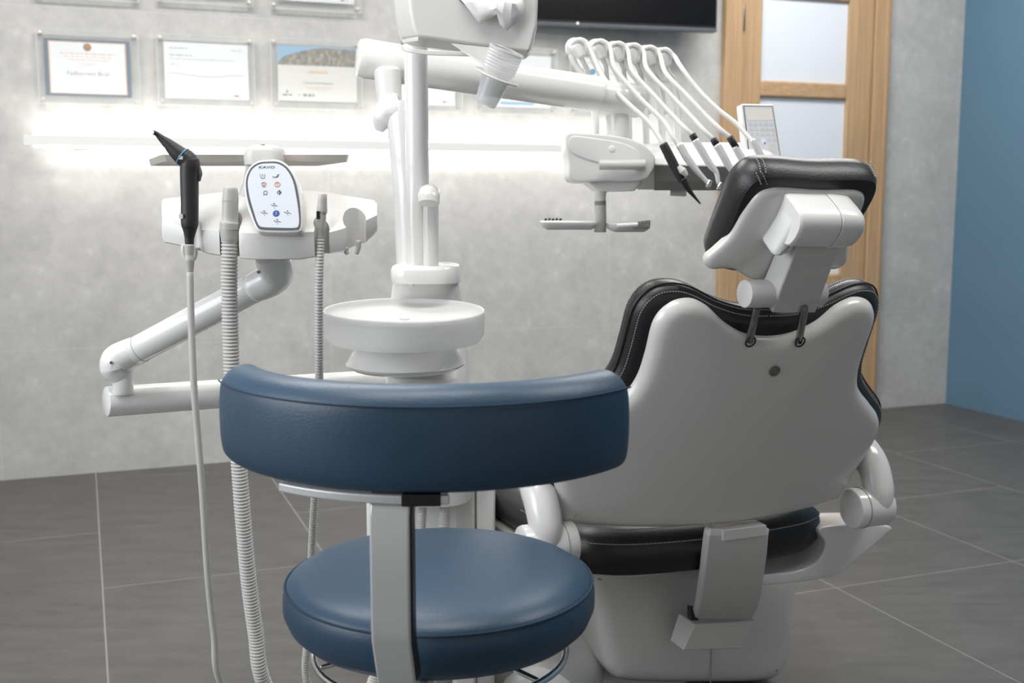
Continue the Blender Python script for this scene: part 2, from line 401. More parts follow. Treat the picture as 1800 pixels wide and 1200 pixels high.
# door in the back wall
door = struct(bpy.data.objects.new('door_1', None)); COL.objects.link(door); door.location = room((dx0 + dx1) / 2, DW)
def dx(px, py=250): return WF.px(px, py)[0]
def dz(px, py): return WF.px(px, py)[1]
HD = 2.12
xs = [dx(1264), dx(1295), dx(1329.5), dx(1480), dx(1522.5), dx(1550)]
cas = MB()
cas.box(WF, xs[0], xs[1] - .002, 0, HD + .08, 0, .035); cas.box(WF, xs[4] + .002, xs[5], 0, HD + .08, 0, .035); cas.box(WF, xs[0], xs[5], HD + .01, HD + .09, 0, .036)
cas.box(WF, xs[5] - .03, xs[5] - .012, 0, HD + .08, .035, .041)
cas.build('door_frame', 'wood', door, bevel=.004)
lf = MB(); lf.box(WF, xs[1] + .002, xs[2], .01, HD, 0, .024); lf.box(WF, xs[3], xs[4] - .002, .01, HD, 0, .024)
lf.build('door_leaf', 'wood', door, bevel=.005)
zr = [dz(1405, 159), 0]; zr[1] = dz(1455, 494); st = (zr[0] - zr[1]) / 2
rails = MB(); zc = zr[0] + st
while zc > .12:
    rails.box(WF, xs[2] - .002, xs[3] + .002, zc - .036, zc + .036, -.001, .026); zc -= st
rails.box(WF, xs[2], xs[3], HD - .1, HD, 0, .024)
rails.build('door_rail', 'woodh', door, bevel=.012, seg=4)
gl = MB(); gl.box(WF, xs[2] - .004, xs[3] + .004, .05, HD - .02, -.002, .008); gl.build('glass_pane', 'frost', door, smooth=False)
hg = MB(); cyl(WF.pt(xs[1], dz(1293, 55), .03), WF.pt(xs[1], dz(1293, 10), .03), .007, 12, mb=hg); hg.build('door_hinge', 'brass', door)
hd = MB(); cyl(WF.pt(xs[3] + .05, .98, .02), WF.pt(xs[3] + .05, .98, .06), .01, 12, mb=hd); cyl(WF.pt(xs[3] + .055, .98, .06), WF.pt(xs[3] - .06, .98, .06), .009, 12, mb=hd)
hd.build('door_handle', 'steel', door)

# LED bar on the wall
b0, b1 = WF.px(42, 245, .06)[0], WF.px(1192, 250, .06)[0]
zt, zb = WF.px(300, 241, .07)[1], WF.px(300, 259, .07)[1]
t = thing('wall_light_bar', 'long slim white bar light glowing on the grey wall under the certificates', 'wall light', WF.pt(b0, zb))
o = MB(); o.box(WF, b0, b1, zb, zt, .05, .085); o.box(WF, b0 + .15, b0 + .2, zb + .006, zt - .006, .0, .05); o.box(WF, b1 - .2, b1 - .15, zb + .006, zt - .006, .0, .05)
o.build('bar_body', 'white2', t, smooth=False)
o = MB(); o.box(WF, b0 + .03, b1 - .03, zt, zt + .006, .052, .083); o.build('led_strip', 'led', t, smooth=False)
o = MB(); o.box(WF, b0 + .03, b1 - .03, zb - .006, zb, .052, .083); o.build('led_strip', 'led', t, smooth=False)

# certificates on stand-off acrylic plates
CG = 'certificates on the grey wall'
def cert(pl, paper, label, kind):
    (x0, y0, x1, y1) = pl; a = WF.px(x0, y0, .02); b = WF.px(x1, y1, .02)
    u0, v1, u1, v0 = a[0], a[1], b[0], b[1]
    t = thing('certificate', label, 'certificate', WF.pt((u0 + u1) / 2, v0), CG)
    fr = Fr(WF.pt(0, 0, .02), WF.x, WF.y)
    pu0, pv1 = WF.px(paper[0], paper[1], .02); pu1, pv0 = WF.px(paper[2], paper[3], .02)
    ac = MB(); ac.box(fr, u0 - .012, u1 + .012, v0 - .012, v1 + .012, .0012, .005); ac.build('acrylic_plate', 'acrylic', t, smooth=False)
    e = MB(); q = .0022; A_ = (u0 - .012, u1 + .012, v0 - .012, v1 + .012)
    def rc4(g, n): return [fr.pt(A_[0] - g, A_[2] - g, n), fr.pt(A_[1] + g, A_[2] - g, n), fr.pt(A_[1] + g, A_[3] + g, n), fr.pt(A_[0] - g, A_[3] + g, n)]
    vs = rc4(0, .0005) + rc4(q, .0005) + rc4(q, .0055) + rc4(0, .0055)
    e.add(vs, [(a_ * 4 + i_, a_ * 4 + (i_ + 1) % 4, ((a_ + 1) % 4) * 4 + (i_ + 1) % 4, ((a_ + 1) % 4) * 4 + i_) for a_ in range(4) for i_ in range(4)])
    e.build('plate_edge', 'acrylic_edge', t, smooth=False)
    for u in (u0, u1):
        for v in (v0, v1):
            s_ = MB(); cyl(WF.pt(u, v, 0), WF.pt(u, v, .03), .0065, 14, mb=s_); s_.build('standoff_bolt', 'steel', t)
    pp = MB(); pp.box(fr, pu0, pu1, pv0, pv1, -.001, .0004)
    W, H = pu1 - pu0, pv1 - pv0; cx = (pu0 + pu1) / 2
    sheet = pp.build('paper', {'blue': 'navy', 'photo': 'paper2'}.get(kind, 'paper'), t, smooth=False)
    n = .0005
    def rect(name, m, a, b, c, d, nn=n, par=None):      # fractions, v down
        q = MB(); q.box(fr, pu0 + a * W, pu0 + b * W, pv1 - d * H, pv1 - c * H, nn, nn + .0001); return q.build(name, m, sheet, smooth=False)
    def line(a, b, c, m='greyp', h=.014):
        seg = MB(); x = a
        while x < b - .01:
            wd = random.uniform(.03, .09); e_ = min(x + wd, b)
            seg.box(fr, pu0 + x * W, pu0 + e_ * W, pv1 - (c + h) * H, pv1 - c * H, n + .0003, n + .0004); x = e_ + .015
        seg.build('print_line', m, sheet, smooth=False)
    if kind == 'blue':
        rect('border_line', 'peach', .052, .948, .045, .955); rect('print_field', 'paper', .068, .932, .062, .938, n + .00015)
        s_ = MB(); lathe([(.0001, 0), (.0125, 0), (.0135, .0004), (.0125, .0009), (.0001, .001)], fr.pt(cx, pv1 - .135 * H, n + .0003), fr.z, 28, s_); s_.build('gold_seal', 'gold', sheet)
        line(.18, .83, .24, 'peach', .022); line(.22, .78, .30, 'peach', .014); line(.27, .77, .35, 'peach', .014); line(.42, .6, .42, 'lgreyp', .012); line(.44, .57, .455, 'lgreyp', .01)
        text('Fadhurrent Briel', fr, cx, pv1 - .6 * H, n + .0003, .021, 'name_line', 'greyp', sheet)
        for a in (.15, .45, .72): line(a + .03, a + .13, .76, 'lgreyp', .012); line(a, a + .17, .81, 'lgreyp', .01); line(a + .04, a + .12, .86, 'lgreyp', .01)
    elif kind == 'plain':
        line(.07, .27, .09, 'lgreyp', .028); line(.8, .92, .1, 'lgreyp', .02); line(.07, .33, .215, 'lgreyp', .03); line(.07, .85, .29, 'lgreyp', .014); line(.07, .17, .385, 'lgreyp', .016)
        wv = MB()
        P = [fr.pt(pu0 + W * (i / 24), pv1 - H * (.58 + .025 * math.sin(i / 24 * 7.5 + 4)), n + .0002) for i in range(25)]
        wv.rings([[p + fr.y * .0016, p - fr.y * .0016, p - fr.y * .0016 + fr.z * .0001, p + fr.y * .0016 + fr.z * .0001] for p in P[1:-1]]); wv.build('watermark_wave', 'lgreyp', sheet, smooth=False)
        line(.08, .2, .8, 'lgreyp', .012); line(.28, .4, .82, 'lgreyp', .012); line(.82, .875, .92, 'redp', .03); line(.88, .92, .93, 'lgreyp', .02)
    elif kind == 'photo':
        rect('photo_band', 'lbluep', 0, 1, 0, .34)
        o = [(0, .31), (.08, .19), (.3, .09), (.45, .04), (.6, .02), (1, .03), (1, .34), (.0, .34)]
        flat([(pu0 + a * W, pv1 - b * H) for a, b in o], fr, n + .0003, 'printed_city', 'city', sheet, .0001)
        text('CERTIFICATE', fr, cx, pv1 - .46 * H, n + .0002, .0125, 'title_line', 'orange', sheet, bold=.0003)
        text('Tradyworenck Nagutory', fr, cx, pv1 - .65 * H, n + .0002, .0115, 'name_line', 'greyp', sheet)
        line(.36, .68, .73, 'orange', .01); line(.38, .66, .77, 'lgreyp', .01)
        line(.1, .12, .79, 'greyp', .05); line(.05, .17, .86, 'greyp', .03); line(.31, .45, .85, 'greyp', .045); line(.24, .29, .85, 'lgreyp', .04)
        rect('bottom_rule', 'greyp', .01, .995, .98, 1.)
    elif kind == 'sky':
        rect('print_band', 'lbluep', .25, .75, .9, .96); rect('print_band', 'lbluep', .3, .7, .28, .36, ); line(.2, .8, .5, 'lgreyp', .02); line(.25, .7, .6, 'lgreyp', .015)
    return t
cert((70, 57, 240, 179), (75.5, 66, 232, 172), 'certificate with a navy blue border and bronze seal, leftmost above the light bar', 'blue')
cert((281, 66, 442, 182), (287, 73, 438, 176), 'plain white certificate with faint grey print between the navy bordered and the photo one', 'plain')
cert((481, 73, 631, 188), (487, 79, 628, 182.5), 'certificate with a colour city photo strip and orange title', 'photo')
cert((668, 80, 807, 191), (676, 87, 800, 186), 'white certificate half hidden behind the instrument arm and white pole', 'plain')
cert((843, 86, 973, 197), (849, 94, 968, 190), 'certificate with pale blue print behind the plastic cup and instrument arm', 'sky')
cert((1007, 93, 1128, 203), (1013, 100, 1122, 196), 'certificate behind the row of raised instrument hoses, rightmost of the row', 'plain')
cert((62, -120, 236, -3), (70, -112, 230, -10), 'upper row certificate cut off by the top edge, above the navy bordered one', 'plain')
cert((277, -108, 438, 5), (284, -100, 432, -4), 'upper row certificate cut off by the top edge, above the plain white one', 'plain')
cert((478, -98, 628, 17), (484, -90, 623, 8), 'upper row certificate cut off by the top edge, above the city photo one', 'plain')

# television
TY = R(14.5); tr = room(*[0, 0]); pr = WF.px(1260, 53, .15); trc = WF.pt(pr[0], pr[1], .15)
TF = Fr(trc, (math.cos(TY), math.sin(TY), 0), (0, 0, 1))
t = thing('television', 'black flat television on the wall left of the oak door', 'television', trc)
o = MB(); o.box(TF, -.97, 0, 0, .56, -.045, 0); o.build('tv_case', 'black', t, bevel=.003)
o = MB(); o.box(TF, -.962, -.008, .016, .552, 0, .001); o.build('screen', 'screen', t, smooth=False)
o = MB(); o.box(TF, -.97, 0, -.008, .006, -.04, .002); o.build('bezel_strip', 'dgrey', t, bevel=.002)
u_ = TF.px(1015, 43)[0]
o = MB(); lathe([(.0001, -.002), (.006, -.002), (.006, .002), (.003, .004), (.0001, .0045)], TF.pt(u_, .004, .002), TF.z, 16, o); o.build('power_light', 'lcd', t)
o = MB(); o.box(TF, -.6, -.35, .2, .4, -.08, -.045); o.build('wall_bracket', 'blackm', t, smooth=False)

# ------------------------------------------------------------------ TREATMENT CHAIR
O = Vector((.3591, 1.88, .4301)); AL = R(22)
EX = Vector((CY, SY, 0)); YFW = Vector((-SY, CY, 0))
RO = R(1.6)
def tilted(o, al):
    ey = -math.sin(al) * YFW + Vector((0, 0, math.cos(al))); ex = EX.copy()
    return Fr(o, ex * math.cos(RO) - ey * math.sin(RO), ey * math.cos(RO) + ex * math.sin(RO))
BF = tilted(O, AL)
def CF(y): return Fr(Vector((O.x, O.y, 0)) + YFW * y, EX, (0, 0, 1))      # upright plane across the chair, y forward of the hinge
chair = thing('dental_chair', 'reclining dental treatment chair with white back shell and black leather upholstery', 'dental chair', Vector((.22, 2.3, 0)))
def mir(h): return h + [(-a, b) for a, b in reversed(h) if abs(a) > 1e-6]
sh = [(0, .372), (.045, .378), (.085, .397), (.122, .423), (.155, .434), (.188, .425), (.206, .395), (.207, .34), (.211, .295), (.228, .259), (.27, .222), (.306, .19), (.321, .16), (.317, .122), (.301, .078), (.288, .035), (.272, .008), (.2, .004), (.1, .001), (0, 0)]
OFFU = -.006
shl = [(a + OFFU, b) for a, b in mir(sh)]
def bend(u, v):   # the shell wraps gently round the back
    return -.55 * u * u * (.6 if v > .25 else .6 + (.25 - v) * .6)
solid(shl, BF, [(.004, -.05), (0, -.035), (.002, -.016), (.006, -.008), (.012, -.003), (.02, -.0006), (.03, 0.)], 0, .004, fn=bend, cen=(0, .18)).build('back_shell', 'shell', chair)
pd = [(0, .406), (.05, .408), (.1, .421), (.14, .438), (.172, .445), (.205, .437), (.226, .405), (.229, .345), (.233, .297), (.25, .262), (.29, .225), (.327, .192), (.344, .155), (.336, .1), (.318, .05), (.29, .02), (.2, .018), (.1, .016), (0, .015)]
pdl = [(a + OFFU, b) for a, b in mir(pd)]
pad = solid(pdl, BF, [(.02, -.02), (.006, -.026), (0, -.036), (-.003, -.05), (0, -.066), (.01, -.08), (.028, -.088)], 0, -.006, fn=bend, cen=(0, .18)).build('back_cushion', 'leather', chair)
po = cat(pdl, 6, True)
st_ = MB()
for ins, n in ((.004, -.027), (-.0015, -.062)):
    q = offset(po, ins); q.append(q[0]); dashes([BF.pt(a.x, a.y, n + bend(a.x, a.y)) for a in q], .0009, mb=st_)
st_.build('stitching', 'thread', pad)
o = MB(); q = offset(po, -.0035); q.append(q[0]); tube([BF.pt(a.x, a.y, -.04 + bend(a.x, a.y)) for a in q[::3]], .0016, 6, mb=o, round_end=False); o.build('piping', 'leather', pad)
# screw on the shell
u, v = BF.px(1360, 650)
o = MB(); lathe([(.0001, -.001), (.0095, -.001), (.0095, .0012), (.0065, .0012), (.006, -.0005), (.0001, -.0005)], BF.pt(u, v, .0035 + bend(u, v)), BF.z, 24, o); o.build('shell_screw', 'dchrome', chair)
# headrest
HO = Vector((.4167, 1.70, .8445)); HF = tilted(HO, R(36.6))
hp = [(0, .196), (.06, .197), (.095, .193), (.113, .18), (.121, .155), (.12, .11), (.117, .06), (.112, .03), (.095, .012), (.04, .006), (0, .006)]
hpl = mir(hp)
hc = solid(hpl, HF, [(.02, -.046), (.008, -.048), (.001, -.058), (-.002, -.078), (.002, -.095), (.014, -.108), (.03, -.113)], 0, .004, fn=lambda u, v: -.5 * u * u, cen=(0, .1)).build('headrest_cushion', 'leather', chair)
hs = [(0, .173), (.05, .174), (.078, .171), (.095, .158), (.103, .125), (.107, .085), (.120, .055), (.128, .040), (.126, .027), (.112, .019), (.078, .022), (.045, .006), (0, -.002)]
hsl = [(a - .003, b) for a, b in mir(hs)]
def hbend(u, v): return -.5 * u * u
solid(hsl, HF, [(.001, -.054), (0, -.048), (.001, -.043), (.004, -.040), (.009, -.038)], 0, .008, fn=hbend, cen=(0, .09)).build('headrest_shell', 'shell', chair)
for du in (-.103, -.094, .097, .105):
    st_ = MB(); P = cat([HF.pt(du, .195 - .003, -.056), HF.pt(du * .98, .1985, -.073), HF.pt(du * .985, .197, -.09)], 6); dashes(P, .0009, mb=st_); st_.build('stitching', 'thread', hc)
for du in (-.118, -.108):
    st_ = MB(); dashes(cat([HF.pt(du + .02, .176, -.050), HF.pt(du + .012, .186, -.053), HF.pt(du + .006, .1935, -.060)], 6), .0009, mb=st_); st_.build('stitching', 'thread', hc)
# headrest housing: rounded block with a seam plus side flange
pv = [(.116, -.04), (.110, -.01), (.111, .006), (.117, .016), (.13, .021), (.146, .022), (.158, .018), (.167, .008), (.170, -.01), (.169, -.04)]
mb = MB(); mb.rings([[HF.pt(u - .012, .142 + (v - .142) * q, n * q if n > 0 else n) for v, n in cat_uv(pv)] for u, q in ((-.047, .90), (-.044, .97), (-.04, 1), (.024, 1.01), (.0245, 1.04), (.028, 1.05), (.052, .98), (.062, .94), (.066, .86))])
o = mb.build('headrest_housing', 'white', chair)
mb = MB(); mb.rings([[HF.pt(u - .012, .142 + (v - .142) * 1.02, n * 1.02) for v, n in cat_uv(pv)] for u in (.0225, .0238)]); mb.build('seam_line', 'under', o)
solid([(-.056, .160), (-.040, .160), (-.036, .104), (-.05, .09), (-.066, .09), (-.064, .108)], HF, rprof(-.04, .008, .011), k=4, cen=(-.045, .12)).build('housing_flange', 'white', chair)
# arm between housing and hinge
mb = MB(); mb.hexa([HF.pt(-.028, -.010, -.032), HF.pt(.055, -.012, -.032), HF.pt(.04, .12, -.03), HF.pt(-.04, .12, -.03),
                    HF.pt(-.02, -.020, .0075), HF.pt(.062, -.022, .0075), HF.pt(.04, .114, .006), HF.pt(-.036, .114, .006)])
mb.build('headrest_arm', 'greyw', chair, bevel=.003)
a, b = HF.pt(-.068, .001, -.014), HF.pt(.072, .001, -.014)
cyl(a, b, .0215, 40, .002).build('headrest_hinge', 'greyw', chair)
for px_, bx_ in ((1320, 1330), (1407, 1414)):
    u, v = BF.px(px_, 602); p0 = BF.pt(u, v, -.004 + bend(u, v)); p1 = U(bx_, 540, 1.705)
    cyl(p0, p1, .0062, 20).build('headrest_rod', 'dchrome', chair)
    u, v = BF.px(px_ - 1, 599); rg = MB(); P = [BF.pt(u + .0085 * math.cos(i * PI / 8), v - .001 + .0085 * math.sin(i * PI / 8), .002 + bend(u, v)) for i in range(17)]
    tube(P, .0014, 6, mb=rg, spline=False, round_end=False); rg.build('rod_socket', 'black', chair)
# lever joining back and base (curved plate)
LVc = CF(0)
def lev(px0, px1, py, yl, th=.012):
    f = CF(yl); a = f.px(px0, py); b = f.px(px1, py); return f, a, b
secs = []
for px0, px1, py, yl in ((1249, 1354, 929, -.012), (1246, 1352, 940, -.016), (1242, 1349, 975, -.008), (1238, 1344, 1010, .012), (1234, 1340, 1040, .035), (1229, 1333, 1068, .065), (1222, 1322, 1088, .10)):
    f, a, b = lev(px0, px1, py, yl)
    secs.append([f.pt(a[0], a[1]), f.pt(b[0], b[1]), f.pt(b[0], b[1], -.02), f.pt(a[0], a[1], -.02)])
mb = MB(); mb.rings(secs); mb.build('back_lever', 'greyw', chair, bevel=.003)
# pivot bar at the foot of the shell
mb = MB(); f = CF(-.002); a = f.px(1262, 927); b = f.px(1338, 937); mb.box(f, a[0], b[0], b[1], a[1], -.02, .017); mb.build('hinge_cover', 'greyw', chair, bevel=.002)
# base column
f = CF(.22)
def fp(pts, fr): return [fr.px(*p) for p in pts]
bo = fp([(1048, 1000), (1052, 1080), (1066, 1150), (1078, 1185), (1110, 1203), (1240, 1206), (1350, 1203), (1383, 1185), (1397, 1130), (1403, 1060), (1400, 1000), (1225, 995)], f)
base = solid(bo, f, rprof(0, -.38, .03), k=5, dome0=.004).build('base_column', 'shell', chair)
o = MB(); o.box(f, f.px(1247, 1150, .0)[0], f.px(1248.5, 1150)[0], f.px(1248, 1200)[1], f.px(1248, 1100)[1], .004, .0056); o.build('base_seam', 'under', base, smooth=False)
# bracket box on the base with a dark opening
f = CF(.13); pts = fp([(1213, 1066), (1322, 1085), (1318, 1092), (1300, 1140), (1192, 1143), (1205, 1100)], f)
f2 = CF(.13)
a = [f2.px(*p) for p in ((1200, 1143), (1303, 1140), (1324, 1087), (1216, 1093))]
mb = MB(); mb.hexa([f2.pt(p[0], p[1], -.05) for p in a] + [f2.pt(p[0], p[1], dn) for p, dn in zip(a, (0, 0, .012, .012))])
mb.build('lever_bracket', 'shell', chair, bevel=.003)
f3 = CF(.10); a = [f3.px(*p) for p in ((1213, 1089), (1225, 1089), (1226, 1068), (1213, 1066))]
mb = MB(); mb.hexa([f3.pt(p[0], p[1], -.01) for p in a] + [f3.pt(p[0], p[1], .004) for p in a]); mb.build('bracket_recess', 'black', chair, smooth=False)
# base foot on the floor and the fairing towards the unit
FLo = Fr((O.x, O.y, 0), EX, YFW)
solid([(-.2, .33), (.2, .33), (.26, .5), (.2, .8), (-.2, .8), (-.27, .5)], FLo, [(0, 0), (0, .03), (.01, .05), (.03, .06)], k=5).build('base_foot', 'shell', chair)
mb = MB()
P = [U(1062, 1040, 2.28), U(1042, 1085, 2.25), U(1020, 1140, 2.2), U(990, 1200, 2.12), U(950, 1262, 2.02)]
P[-1].z = .03
tube(P, [.045, .05, .06, .075, .09], 20, mb=mb, flat=1.1); mb.build('foot_fairing', 'white', chair)
# seat cushion and its shell
zs0, zs1 = .335, .435
def seat_out(e=0, y0=.03):
    h = [(0, y0 - e), (.12, y0 + .01 - e), (.19, y0 + .035 - e), (.232 + e, y0 + .09), (.24 + e, .25), (.25 + e, .5), (.225 + e, .8), (.19 + e, 1.12), (.12, 1.2 + e), (0, 1.22 + e)]
    return [(a * 1.13 + .03, b) for a, b in mir(h)]
sc = solid(seat_out(), FLo, [(.04, .34), (.015, .345), (.002, .362), (0, .385), (.004, .405), (.02, .42), (.045, .428)], 0, .0, k=6, fn=lambda u, v: .12 * max(v - .55, 0) ** 1.5, cen=(.03, .6)).build('seat_cushion', 'leather', chair)
so = cat(seat_out(), 6, True); st_ = MB()
for ins, n in ((.0025, .403), (.034, .4275)):
    q = offset(so, ins)
    dashes([FLo.pt(p.x, p.y, n + .001) for p in q[-26:] + q[:26]], .0009, mb=st_)
st_.build('stitching', 'thread', sc)
sm = solid(seat_out(.01, .1), FLo, [(.09, .30), (.03, .315), (.006, .335), (0, .35), (.01, .352)], fn=lambda u, v: .12 * max(v - .55, 0) ** 1.5, k=6, cen=(.03, .6)).build('seat_shell', 'shell', chair)
# side carriers from the pivots down under the seat
f = CF(.06)
cr_ = [f.px(*p) for p in ((1440, 930), (1500, 922), (1566, 925), (1552, 945), (1508, 982), (1482, 1006), (1450, 1016), (1400, 1024), (1330, 1028), (1330, 1012), (1400, 1004), (1438, 985), (1452, 955))]
for s in (1, -1):
    solid([(s * a, b) for a, b in (cr_ if s > 0 else cr_[:6] + cr_[12:])], f, rprof(-.09, 0, .004), k=4, caps=()).build('seat_carrier', 'white', chair)
# armrests
for s, c0, c1 in ((-1, -.362, -.268), (1, .288, .366)):
    yy = .02; zc = .432
    arm = cyl(FLo.pt(c0, yy, zc), FLo.pt(c1, yy, zc), .037, 40, .006).build('armrest_pivot', 'white', chair)
    um = -.322 if s < 0 else .342
    P = [FLo.pt(um, yy - .012, zc - .012), FLo.pt(um, yy - .01, zc + .035), FLo.pt(um, yy + .02, zc + .085), FLo.pt(um - s * .004, yy + .09, zc + .125), FLo.pt(um - s * .004, yy + .2, zc + .14), FLo.pt(um - s * .004, yy + .34, zc + .14)]
    mb = MB(); tube(P, [.022, .028, .030, .028, .026, .022], 20, mb=mb, flat=1.0); mb.build('armrest', 'white', chair)
    mb = MB(); e = c1 - .022 if s < 0 else c0 + .02
    P = [FLo.pt(e, yy + .0375 * math.cos(i * PI / 14), zc + .0375 * math.sin(i * PI / 14)) for i in range(29)]
    tube(P, .0009, 5, mb=mb, spline=False, round_end=False); mb.build('seam_ring', 'under', arm)

# ------------------------------------------------------------------ STOOL
SO = Vector((-.095, 1.423, 0)); ph = R(-7.8)
SFx = Vector((math.cos(ph), math.sin(ph), 0)); SFy = Vector((-math.sin(ph), math.cos(ph), 0))
def SP(x, y, z): return SO + SFx * x + SFy * y + Vector((0, 0, z))
SFl = Fr(SO, SFx, SFy)
stool = thing('dental_stool', 'round blue leather operator stool with curved backrest in the foreground', 'stool', SO)
def SPa(r, a, z): return SP(r * math.sin(a), -r * math.cos(a), z)      # a = 0 at the back of the stool
seat = lathe([(.0005, .44), (.10, .438), (.16, .439), (.185, .444), (.1965, .455), (.2035, .472), (.2035, .49), (.2005, .502), (.196, .508), (.185, .515), (.168, .520), (.13, .524), (.08, .526), (.03, .527), (.0005, .527)], SO, seg=80).build('seat', 'bleather', stool)
P = [SPa(.2005, i * PI / 40, .5035) for i in range(81)]
mb = MB(); tube(P, .0017, 8, mb=mb, spline=False, round_end=False); mb.build('piping', 'bseam', seat)
# backrest pad, an arc round the seat
prof = [(.243, .690), (.258, .686), (.270, .690), (.2755, .702), (.277, .74), (.2755, .776), (.272, .785), (.262, .797), (.247, .803), (.232, .801), (.224, .790), (.221, .76), (.223, .705), (.230, .694)]
A0, A1 = R(-63), R(67); rings = []; ns = 48
for i in range(ns + 1):
    t_ = i / ns; a = A0 + (A1 - A0) * t_; e = min(t_, 1 - t_) * (A1 - A0) * .27; q = 1
    if e < .014: q = .80 + .20 * math.sqrt(max(0, 1 - (1 - e / .014) ** 2))
    rings.append([SPa(.25 + (r - .25) * (q if q < 1 else 1), a, .745 + (z - .745) * (1 - (1 - q) * .55)) for r, z in prof])
mb = MB(); mb.rings(rings)
bk = mb.build('backrest', 'bleather', stool); sub = bk.modifiers.new('s', 'SUBSURF'); sub.levels = 1; sub.render_levels = 2
mb = MB(); tube([SPa(.2745, A0 + (A1 - A0) * (.012 + .976 * i / 40), .7825) for i in range(41)], .0011, 8, mb=mb, spline=False); mb.build('piping', 'bseam', bk)
# bracket under the pad and the upright bar
def arcplate(r0, r1, z0, z1, a0, a1, n=20):
    return [[SPa(r, a0 + (a1 - a0) * i / n, z) for r, z in ((r0, z0), (r1, z0), (r1, z1), (r0, z1))] for i in range(n + 1)]
mb = MB(); mb.rings(arcplate(.225, .268, .676, .686, R(-30), R(14))); mb.build('backrest_bracket', 'alu', stool, bevel=.002)
mb = MB(); mb.rings(arcplate(.235, .2685, .6745, .6875, R(3), R(12))); mb.build('bracket_slot', 'black', stool, bevel=.001)
hw = .0222; P = [(.235, .678), (.262, .676), (.267, .66), (.2665, .60), (.2665, .535), (.2655, .522), (.245, .47), (.232, .435), (.21, .424), (.12, .424), (.0, .424)]
th_ = .019
def bar_sections(P, w_, th_, off):
    out = []
    for i, (r, z) in enumerate(P):
        a = P[max(i - 1, 0)]; b = P[min(i + 1, len(P) - 1)]; d = Vector((b[0] - a[0], b[1] - a[1])).normalized(); nx, nz = -d.y, d.x
        out.append([SP(off + s * w_, -(r - (th_ if k else 0) * (1 if True else 0) * abs(nx)), z + ((th_ * abs(nz)) if k else 0)) for s, k in ((-1, 0), (1, 0), (1, 1), (-1, 1))])
    return out
mb = MB(); mb.rings(bar_sections(P, hw, th_, .0))
ub = mb.build('upright_bar', 'alu', stool, bevel=.0035)
mb = MB(); mb.rings(bar_sections([(r_ - .003, z_) for r_, z_ in P[1:7]], .0016, .0135, hw + .0010)); mb.build('bar_side_strip', 'black', ub)  # black strip along the right side of the upright bar
# chrome height ring, column, base and castors
P = [SP(.166 * math.cos(i * PI / 30), .166 * math.sin(i * PI / 30) - .0, .405) for i in range(61)]
mb = MB(); tube(P, .0048, 10, mb=mb, spline=False, round_end=False)
for k in range(3):
    a = R(90 + 120 * k); tube([SP(.16 * math.cos(a), .16 * math.sin(a), .405), SP(.05 * math.cos(a), .05 * math.sin(a), .42)], .004, 8, mb=mb, spline=False)
mb.build('release_ring', 'chrome', stool)
cyl(SO + Vector((0, 0, .40)), SO + Vector((0, 0, .44)), .09, 32).build('seat_plate', 'blackm', stool)
mb = MB(); cyl(SO + Vector((0, 0, .09)), SO + Vector((0, 0, .28)), .028, 28, mb=mb); cyl(SO + Vector((0, 0, .28)), SO + Vector((0, 0, .41)), .016, 24, mb=mb); mb.build('gas_column', 'chrome', stool)
for k in range(5):
    a = R(72 * k + 10); c_, s_ = math.cos(a), math.sin(a)
    mb = MB(); tube([SP(0, 0, .10), SP(.15 * c_, .15 * s_, .09), SP(.27 * c_, .27 * s_, .07)], [.024, .02, .014], 14, mb=mb); lg = mb.build('base_leg', 'alu', stool)
    mb = MB()
    for q in (-.013, .013): cyl(SP(.27 * c_ - s_ * (q - .008), .27 * s_ + c_ * (q - .008), .027), SP(.27 * c_ - s_ * (q + .008), .27 * s_ + c_ * (q + .008), .027), .027, 20, mb=mb)
    cyl(SP(.27 * c_, .27 * s_, .03), SP(.27 * c_, .27 * s_, .07), .007, 10, mb=mb)
    mb.build('castor', 'rubber', lg)

# ------------------------------------------------------------------ TREATMENT UNIT: column, bowl, arms
unit = thing('dental_unit', 'white dental unit column with frosted spittoon bowl and jointed white arms', 'dental unit', (-.15, 2.1, 0))
YU = 2.10
f = Fr((0, YU - .1, 0))
# cabinet down to the floor
def pxr(fr, x0, y0, x1, y1): a = fr.px(x0, y0); b = fr.px(x1, y1); return a[0], b[0], b[1], a[1]
a = f.px(640, 890); b = f.px(868, 890)
PLN = Fr((0, 0, 0), (1, 0, 0), (0, 1, 0))
cab = solid(rrect(a[0], b[0], YU - .12, YU + .2, .05), PLN, [(.01, 0), (0, .01), (0, .50), (.02, .53), (.05, .55)], spline=False).build('unit_cabinet', 'white', unit)
mb = MB(); q0 = f.px(837, 890)[0]; mb.box(f, q0, q0 + .002, .02, .5, .0, .0212); mb.build('panel_gap', 'under', cab, smooth=False)
mb = MB(); a1 = f.px(799, 880)[0]; mb.box(f, a1, q0 - .002, .05, .5, .018, .03); mb.build('cabinet_panel', 'shell', unit, bevel=.006)
# suction hoses plugged into the cabinet front (seen between stool seat and backrest)
for x_, r_ in ((744, .0075), (783, .0105)):
    P = [U(x_, 868, 1.93), U(x_ - 1, 890, 1.925), U(x_ - 3, 935, 1.92), U(x_ - 6, 1050, 1.9)]
    P[0].z += .03
    P.append(Vector((P[-1].x - .03, 1.88, .06))); P.append(Vector((P[-1].x - .08, 1.9, .02)))
    corrugated(P, r_, .005).build('drain_hose', 'hose', unit)
